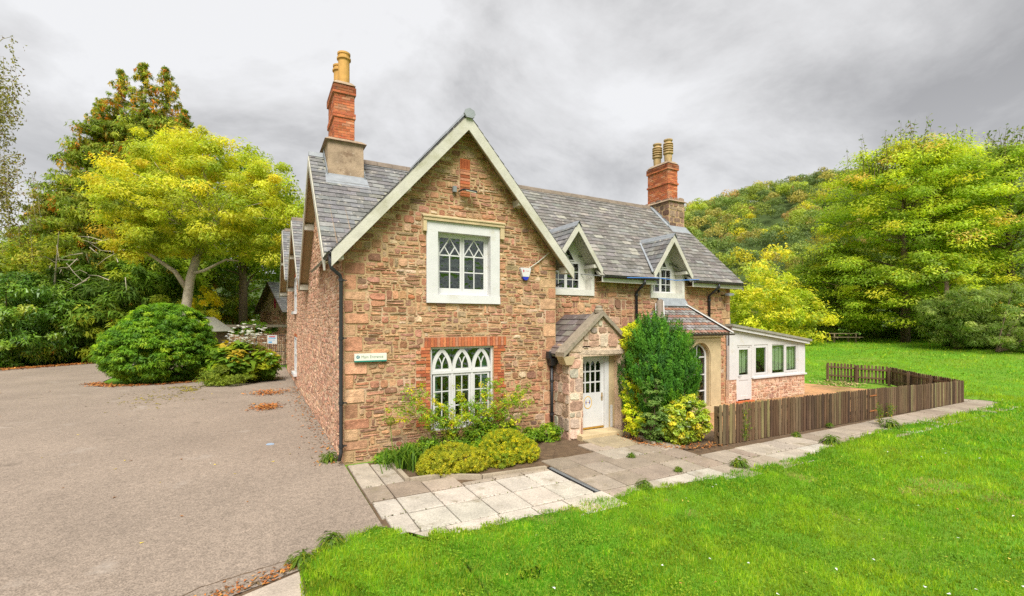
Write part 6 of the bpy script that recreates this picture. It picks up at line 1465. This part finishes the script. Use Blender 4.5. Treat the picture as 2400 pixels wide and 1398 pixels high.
shrub('euonymus_bush', 'variegated yellow-green bush at the near end of the picket fence', (7.98, -2.35, .02), [((7.98, -2.35, .62), (.62, .48, .58), 1), ((7.7, -2.3, .4), (.4, .4, .38), .5)], 190, 44, .13, .8, .085, .05, [((.20, .235, .025), 4), ((.13, .185, .022), 3), ((.29, .275, .03), 1.5), ((.08, .125, .018), 2.4)], 'gloss', stems=6, lo=.82)
shrub('mahonia', 'grey-green feathery sapling in front of the cypress', (7.15, -2.05, .02), [((7.2, -2.0, .6), (.36, .34, .6), 2), ((7.25, -1.95, 1.3), (.26, .26, .35), 1)], 80, 34, .15, .35, .10, .035, [((.075, .13, .045), 4), ((.05, .095, .03), 3), ((.11, .17, .06), 1.5)], stems=4, up=1.1)
shrub('choisya', 'golden choisya behind the cypress, against the porch', (7.95, -.7, .02), [((7.72, -.72, 2.62), (.52, .40, .42), 2), ((7.62, -.8, 1.5), (.24, .25, .9), .5)], 200, 34, .14, .7, .10, .045, [((.55, .47, .03), 3), ((.45, .42, .03), 2), ((.30, .32, .025), 1)], stems=5, lo=.7)
shrub('choisya', 'small lime green choisya beside the door step', (7.12, -1.35, .02), [((7.08, -1.4, .55), (.26, .28, .40), 1), ((7.02, -1.25, 1.25), (.12, .12, .3), .25)], 60, 30, .12, .7, .09, .04, [((.34, .36, .025), 3), ((.22, .28, .02), 2), ((.13, .2, .018), 1)], stems=4, lo=.7)
shrub('viburnum', 'dark leafy shrub between the cypress and the bay window', (9.45, -.85, .02), [((9.45, -.85, 1.0), (.45, .42, .95), 1)], 110, 36, .17, .8, .09, .05, [((.06, .11, .02), 4), ((.10, .16, .025), 3), ((.18, .2, .03), 1)], stems=5, lo=.75)

# ================================================================== weeds, litter
WPc = [((.10, .18, .018), 4), ((.15, .24, .02), 3), ((.22, .26, .02), 1)]
weeds = [((9.35, -3.03), .95, 'tall yellow-flowered weed against the near end of the fence', 1), ((10.95, -3.42), .16, 'low green weed at the foot of the picket fence', 0), ((13.0, -3.2), .14, 'small weed halfway along the picket fence', 0), ((11.0, -4.25), .30, 'ferny weed at the lawn edge before the fence', 0), ((14.6, -3.75), .62, 'tall thin weed standing on the path near the gate', 1), ((16.2, -3.35), .5, 'thin weed against the fence just past the gate', 1), ((14.4, -4.1), .34, 'leafy weed tuft on the lawn edge beside the path', 0), ((5.75, -2.75), .13, 'small weed growing between the terrace slabs', 0), ((7.3, -4.35), .26, 'ragged weeds at the lawn edge opposite the bushes', 0), ((5.9, -3.95), .12, 'tiny yellowing weed at the terrace edge', 0), ((4.6, -4.32), .2, 'weed tuft on the lawn edge near the drain', 0), ((-.75, -3.82), .24, 'leafy weed at the corner of the lawn and drive', 0), ((-1.15, -4.15), .22, 'grass tuft overhanging the edging stone', 0), ((-.25, .35), .28, 'weeds at the foot of the corner downpipe', 0)]
for (c, h, lab, tall) in weeds:
    z0 = .045 if c[1] < -.2 and c[0] > .2 else .0
    w_ = thing('weed', lab, 'weed', (c[0], c[1], z0))
    if tall:
        b = MB(); pts = []
        for i in range(5):
            tip = Vector((c[0]+R.gauss(0, .08), c[1]+R.gauss(0, .05), z0+h*R.uniform(.6, 1.05))); b.tube([(c[0]+R.gauss(0, .02), c[1], z0), tip.lerp(Vector((c[0], c[1], z0)), .4), tip], [.008, .006, .003], 4, cap=False)
            for q in np.linspace(.1, 1, 10): pts.append((c[0]+(tip.x-c[0])*q+R.gauss(0, .05), c[1]+R.gauss(0, .04), z0+(tip.z-z0)*q))
        b.build('stem', material('weed stem', (.16, .2, .05), bump=0), w_); pts = np.array(pts); n = len(pts)
        plant(w_, leaf_quads(np.repeat(pts, 3, 0)+G.normal(size=(3*n, 3))*.03, G.normal(size=(3*n, 3))+np.array([0, 0, .7]), .07, .025, palette(WPc+[((.55, .42, .02), .8)], 3*n)), name='foliage')
    else:
        m_ = 200; d = sph(m_); d[:, 2] = np.abs(d[:, 2]); P = np.array([c[0], c[1], z0])+d*np.array([h*.9, h*.9, h*.8])*G.random((m_, 1))**.6
        plant(w_, leaf_quads(P+np.array([0, 0, .012]), d+np.array([0, 0, .7]), h*.32+.02, h*.11+.008, palette(WPc, m_), T=d), name='foliage')
# fallen leaves
LC = [((.42, .15, .035), 4), ((.33, .11, .03), 3), ((.50, .24, .05), 2), ((.25, .10, .03), 2)]
def litter(name, lab, n, fx, pal, s=(.06, .12), zup=.02, z0=.012):
    P = np.array([fx() for _ in range(n)]); P = np.c_[P, z0+G.random(n)*zup]
    N = np.array([0, 0, 1.])+G.normal(size=(n, 3))*.28; l = G.uniform(*s, n)
    V, F, C = leaf_quads(P, N, l, l*.62, palette(pal, n)*G.uniform(.75, 1.2, (n, 1))); V[:, 2] = np.maximum(V[:, 2], .008)
    props(link(name, npmesh(name, V, F, C), M['litter']), lab, 'leaf litter', kind='stuff')
litter('leaf_pile', 'far drift of rusty fallen leaves on the drive beside the side wall', 420, lambda: (R.gauss(-1.25, .38), R.gauss(12.2, .45)), LC, zup=.07)
litter('leaf_pile', 'nearer drift of rusty fallen leaves on the drive beside the side wall', 420, lambda: (R.gauss(-1.4, .26), R.gauss(8.35, .36)), LC, zup=.07)
def edge(pts, sd):
    i = R.randrange(len(pts)-1); t = R.random(); return (pts[i][0]+(pts[i+1][0]-pts[i][0])*t+R.gauss(0, sd), pts[i][1]+(pts[i+1][1]-pts[i][1])*t+R.gauss(0, sd))
litter('fallen_leaves', 'orange fallen leaves banked along the drive edge under the laurels', 3600, lambda: edge([(-24, 24.5), (-19.2, 29.0), (-15.5, 32.2), (-12.4, 35.5), (-9.8, 38)], .42), LC, (.1, .22), .06)
litter('fallen_leaves', 'orange fallen leaves around the foot of the round bush and flowers', 1500, lambda: edge([(-9.0, 20.0), (-7.9, 18.2), (-5.7, 18.0), (-3.8, 18.7), (-2.0, 21.3), (-1.4, 24.4)], .22), LC, (.08, .16), .04)
litter('fallen_leaves', 'brown leaves gathered along the foot of the side wall', 500, lambda: (-abs(R.gauss(0, .28))-.03, R.uniform(-.1, 14)), LC+[((.12, .09, .04), 3)], (.04, .09))
litter('fallen_leaves', 'brown leaves and dirt along the edge of the drive by the lawn', 420, lambda: edge([(-2.6, -4.65), (-1.6, -4.38), (-1.15, -4.12), (-.5, -3.85)], .07), LC+[((.12, .08, .04), 3)], (.03, .07))
litter('fallen_leaves', 'orange leaves around the foot of the evergreen bushes', 420, lambda: edge([(7.1, -1.0), (6.95, -2.2), (7.4, -2.75), (8.5, -2.95)], .13), LC, (.03, .07), z0=.055)
litter('scattered_leaves', 'single yellow leaves scattered over the drive', 130, lambda: (R.uniform(-14, -.3), R.uniform(-3.5, 18)), [((.55, .42, .08), 2), ((.30, .13, .04), 1.6), ((.07, .06, .04), 1.6), ((.6, .55, .45), .6)], (.04, .09), .004, .006)
litter('drive_moss', 'yellow moss patches on the drive before the round bush', 500, lambda: R.choice([(R.gauss(-4.7, .5), R.gauss(16.2, .25)), (R.gauss(-4.35, .18), R.gauss(15.0, .4)), (R.gauss(-5.2, .7), R.gauss(13, 1.2))]), [((.27, .21, .03), 1), ((.2, .17, .03), 1)], (.06, .14), .004, .006)
props(MB().prism([(-1.37+.10*math.cos(6.28*i/9)*R.uniform(.7, 1.2), 2.6+.13*math.sin(6.28*i/9)*R.uniform(.7, 1.2), .003) for i in range(9)], (0, 0, .002)).build('paint_mark', 'chalk'), 'small pale blue paint mark on the drive near the corner', 'paint mark')
jm = []
for o_ in paving.children:
    c_ = np.array([p_[:] for p_ in o_.bound_box]); x0_, x1_, y0_, y1_ = c_[:, 0].min(), c_[:, 0].max(), c_[:, 1].min(), c_[:, 1].max()
    for _ in range(int(R.random()**2*26)): jm.append((R.uniform(x0_, x1_), R.choice((y0_, y1_))+R.gauss(0, .008)) if R.random() < .6 else (R.choice((x0_, x1_))+R.gauss(0, .008), R.uniform(y0_, y1_)))
jm = [p_ for p_ in jm if p_[1] > -4.5]
litter('joint_moss', 'moss and crumbs in the joints of the paving', len(jm), lambda: jm.pop(), [((.12, .12, .03), 2), ((.16, .20, .03), 1.5), ((.10, .065, .035), 2)], (.015, .05), .008, .044)
# yard moss and dry tufts
litter('yard_tufts', 'dry straw tufts along the back fence of the yard', 500, lambda: (R.gauss(23.5, .45), R.gauss(1.7, .6)), [((.36, .27, .12), 2), ((.2, .25, .03), 1)], (.06, .16), .12)

# ================================================================== lawn grass
LAWN = [(-1.22, -60), (-1.22, -4.95), (-1.18, -4.25), (-.95, -4.0), (-.5, -3.8), (-.05, -3.62), (.12, -3.78), (.3, -4.22), (1.0, -4.34), (2.4, -4.40), (4.3, -4.36), (5.5, -4.5), (7, -4.55), (8.8, -4.62), (11, -4.34), (13, -4.2), (15, -4.12), (18, -4.2), (21.6, -4.25), (22.9, -4.0), (23.6, -3.3), (23.3, -2.2),
        (25.1, .2), (24.4, 2.7), (19.4, 3.4), (19.2, 14), (15, 16), (15, 70), (140, 70), (140, -60)]
EDGE = LAWN[2:23]
def edge_dist(X, Y):
    d = np.full(np.shape(X), 9.0)
    for (x0, y0), (x1, y1) in zip(EDGE[:-1], EDGE[1:]):
        ux, uy = x1-x0, y1-y0; t = np.clip(((X-x0)*ux+(Y-y0)*uy)/(ux*ux+uy*uy), 0, 1); d = np.minimum(d, np.hypot(X-x0-t*ux, Y-y0-t*uy))
    return d
def lawn_lift(X, Y): return .085*(1-sstep(.35, 2.6, edge_dist(X, Y)))
pts = []
for (x0, y0), (x1, y1) in zip(EDGE[:-1], EDGE[1:]):
    L_ = math.hypot(x1-x0, y1-y0); k = max(1, int(L_/.07)); nx, ny = (y1-y0)/L_, -(x1-x0)/L_
    for i in range(k): t = i/k; j = R.gauss(0, .022)+.03*math.sin((x0+(x1-x0)*t)*5.3); pts.append((x0+(x1-x0)*t, y0+(y1-y0)*t, nx, ny, j))
V = []; F = []
for a in (0, .04, .3, .9, 1.7, 2.7):
    for (x, y, nx, ny, j) in pts:
        nx, ny = ((.55, -.83) if x < .6 else ((0, -1) if x < 22.6 else (.93, -.37))); px_, py_ = x+nx*(a+j), y+ny*(a+j); V.append((px_, py_, -.025 if a == 0 else (float(gz(px_, py_))-.03+float(lawn_lift(np.array([px_]), np.array([py_]))[0])-(.03 if a > 2 else .006))))
n = len(pts)
for r_ in range(5):
    for i in range(n-1): F.append((r_*n+i, r_*n+i+1, (r_+1)*n+i+1, (r_+1)*n+i))
props(link('lawn', npmesh('lawn', np.array(V), np.array(F)), M['turf']), kind='structure')
N0 = 900000
r = 4.4*(80/4.4)**(G.random(N0)**1.0); keepr = G.random(N0) < np.minimum(1, (r/9)**.55*.9)
az = YAW+np.radians(G.uniform(-38, 70, N0)); X = CAM[0]+np.sin(az)*r; Y = CAM[1]+np.cos(az)*r
jx = .06*np.sin(X*7.3+Y*3.1)+.05*np.sin(X*17+1)+G.normal(0, .03, N0)
ok = keepr & inpoly(X, Y+jx, LAWN)
X, Y, r = X[ok], Y[ok], r[ok]; n = len(X)
def vnoise(x, y, s, seed):
    g = np.random.default_rng(seed).random((64, 64)); u, v = x*s, y*s; i, j = np.floor(u).astype(int), np.floor(v).astype(int); f, h = u-i, v-j; f = f*f*(3-2*f); h = h*h*(3-2*h)
    return (g[i % 64, j % 64]*(1-f)+g[(i+1) % 64, j % 64]*f)*(1-h)+(g[i % 64, (j+1) % 64]*(1-f)+g[(i+1) % 64, (j+1) % 64]*f)*h
big = vnoise(X, Y, .45, 1)*.6+vnoise(X, Y, 1.4, 2)*.4; clump = vnoise(X, Y, 4.5, 3)
bare = (vnoise(X, Y, .9, 8)+.25*vnoise(X, Y, 4., 9) > .97)
scale_ = np.maximum(1, r/8)**.75
hgt = (.020+.055*clump**3+.022*big)*G.uniform(.6, 1.3, n)*np.minimum(scale_, 1.7)*np.where(bare, .5, 1); wd_ = .0075*scale_*G.uniform(.7, 1.4, n)
broad = G.random(n) < .30*(vnoise(X, Y, 2.3, 5) > .5); wd_ = np.where(broad, wd_*2.8, wd_); hgt = np.where(broad, hgt*.75, hgt)
a = G.uniform(0, 6.283, n); lean = G.uniform(.15, .9, n)*hgt; a2 = G.uniform(0, 6.283, n)
Z = gz(X, Y)-.03
Z = Z+lawn_lift(X, Y)-.01; B0 = np.stack([X, Y, Z], 1); sd3 = np.stack([np.cos(a), np.sin(a), np.zeros(n)], 1)*wd_[:, None]*.5
tip = B0+np.stack([np.cos(a2)*lean, np.sin(a2)*lean, hgt+.03], 1)
V = np.stack([B0-sd3, B0+sd3, tip], 1).reshape(-1, 3); F = np.arange(3*n).reshape(n, 3)
c0 = np.array([.115, .30, .012]); c1 = np.array([.27, .40, .016]); c2 = np.array([.42, .44, .05]); c3 = np.array([.46, .36, .14])
tmix = np.clip((big-.5)*2.4+.42+G.normal(0, .16, n), 0, 1)[:, None]; C = c0*(1-tmix)+c1*tmix
y2 = (G.random(n) < .07+.22*np.clip(vnoise(X, Y, .35, 6)*2-.9, 0, 1)*vnoise(X, Y, 2.6, 16))[:, None]; C = np.where(y2, c2, C); C = np.where((bare & (G.random(n) < .55))[:, None], c3, C)
C = np.where((broad & (G.random(n) < .6))[:, None], np.array([.33, .44, .03]), C); C = C*(.50+.62*clump+.35*vnoise(X, Y, 9., 4)+.2*vnoise(X, Y, 1.7, 12))[:, None]*G.uniform(.75, 1.25, (n, 1))
props(link('lawn_grass', npmesh('lawn_grass', V, F, np.repeat(C, 3, 0)), M['grass']), 'bright green lawn in front of the house', 'grass', kind='stuff')
# clover and broad leaves in the turf
m_ = 170000; rr_ = 4.6*(26/4.6)**G.random(m_); az = YAW+np.radians(G.uniform(-36, 66, m_)); X = CAM[0]+np.sin(az)*rr_; Y = CAM[1]+np.cos(az)*rr_
ok = inpoly(X, Y+.05*np.sin(X*7.3), LAWN) & (G.random(m_) < .25+.75*(vnoise(X, Y, 1.9, 21)*.5+vnoise(X, Y, 5., 22)*.5 > .5)); X, Y, rr_ = X[ok], Y[ok], rr_[ok]; m_ = len(X)
cl_ = vnoise(X, Y, 3.1, 23)[:, None]; CC = (np.array([.13, .31, .014])*(1-cl_)+np.array([.36, .46, .035])*cl_)*G.uniform(.65, 1.3, (m_, 1)); sz = G.uniform(.016, .032, m_)*np.maximum(1, rr_/9)**.7
props(link('lawn_clover', npmesh('lawn_clover', *leaf_quads(np.stack([X, Y, gz(X, Y)-.03+lawn_lift(X, Y)+G.uniform(.012, .055, m_)], 1), np.array([0, 0, 1.])+G.normal(size=(m_, 3))*.45, sz, sz*.75, CC)), M['grass']), 'patches of clover and small broad leaves through the lawn', 'clover', kind='stuff')
# clover heads and daisies
m_ = 260; rr_ = 5+22*G.random(m_)**1.3; az = YAW+np.radians(G.uniform(-10, 48, m_)); X = CAM[0]+np.sin(az)*rr_; Y = CAM[1]+np.cos(az)*rr_; ok = inpoly(X, Y+.3, LAWN); X, Y = X[ok], Y[ok]; m_ = len(X)
props(link('lawn_flowers', npmesh('lawn_flowers', *leaf_quads(np.stack([X, Y, gz(X, Y)+.07], 1), np.array([0, 0, 1.])+G.normal(size=(m_, 3))*.3, .035, .03, palette([((.75, .75, .7), 2), ((.55, .45, .08), 1.6), ((.4, .2, .05), 1)], m_))), M['litter']), 'tiny white and yellow flowers dotted over the lawn', 'flowers', kind='stuff')
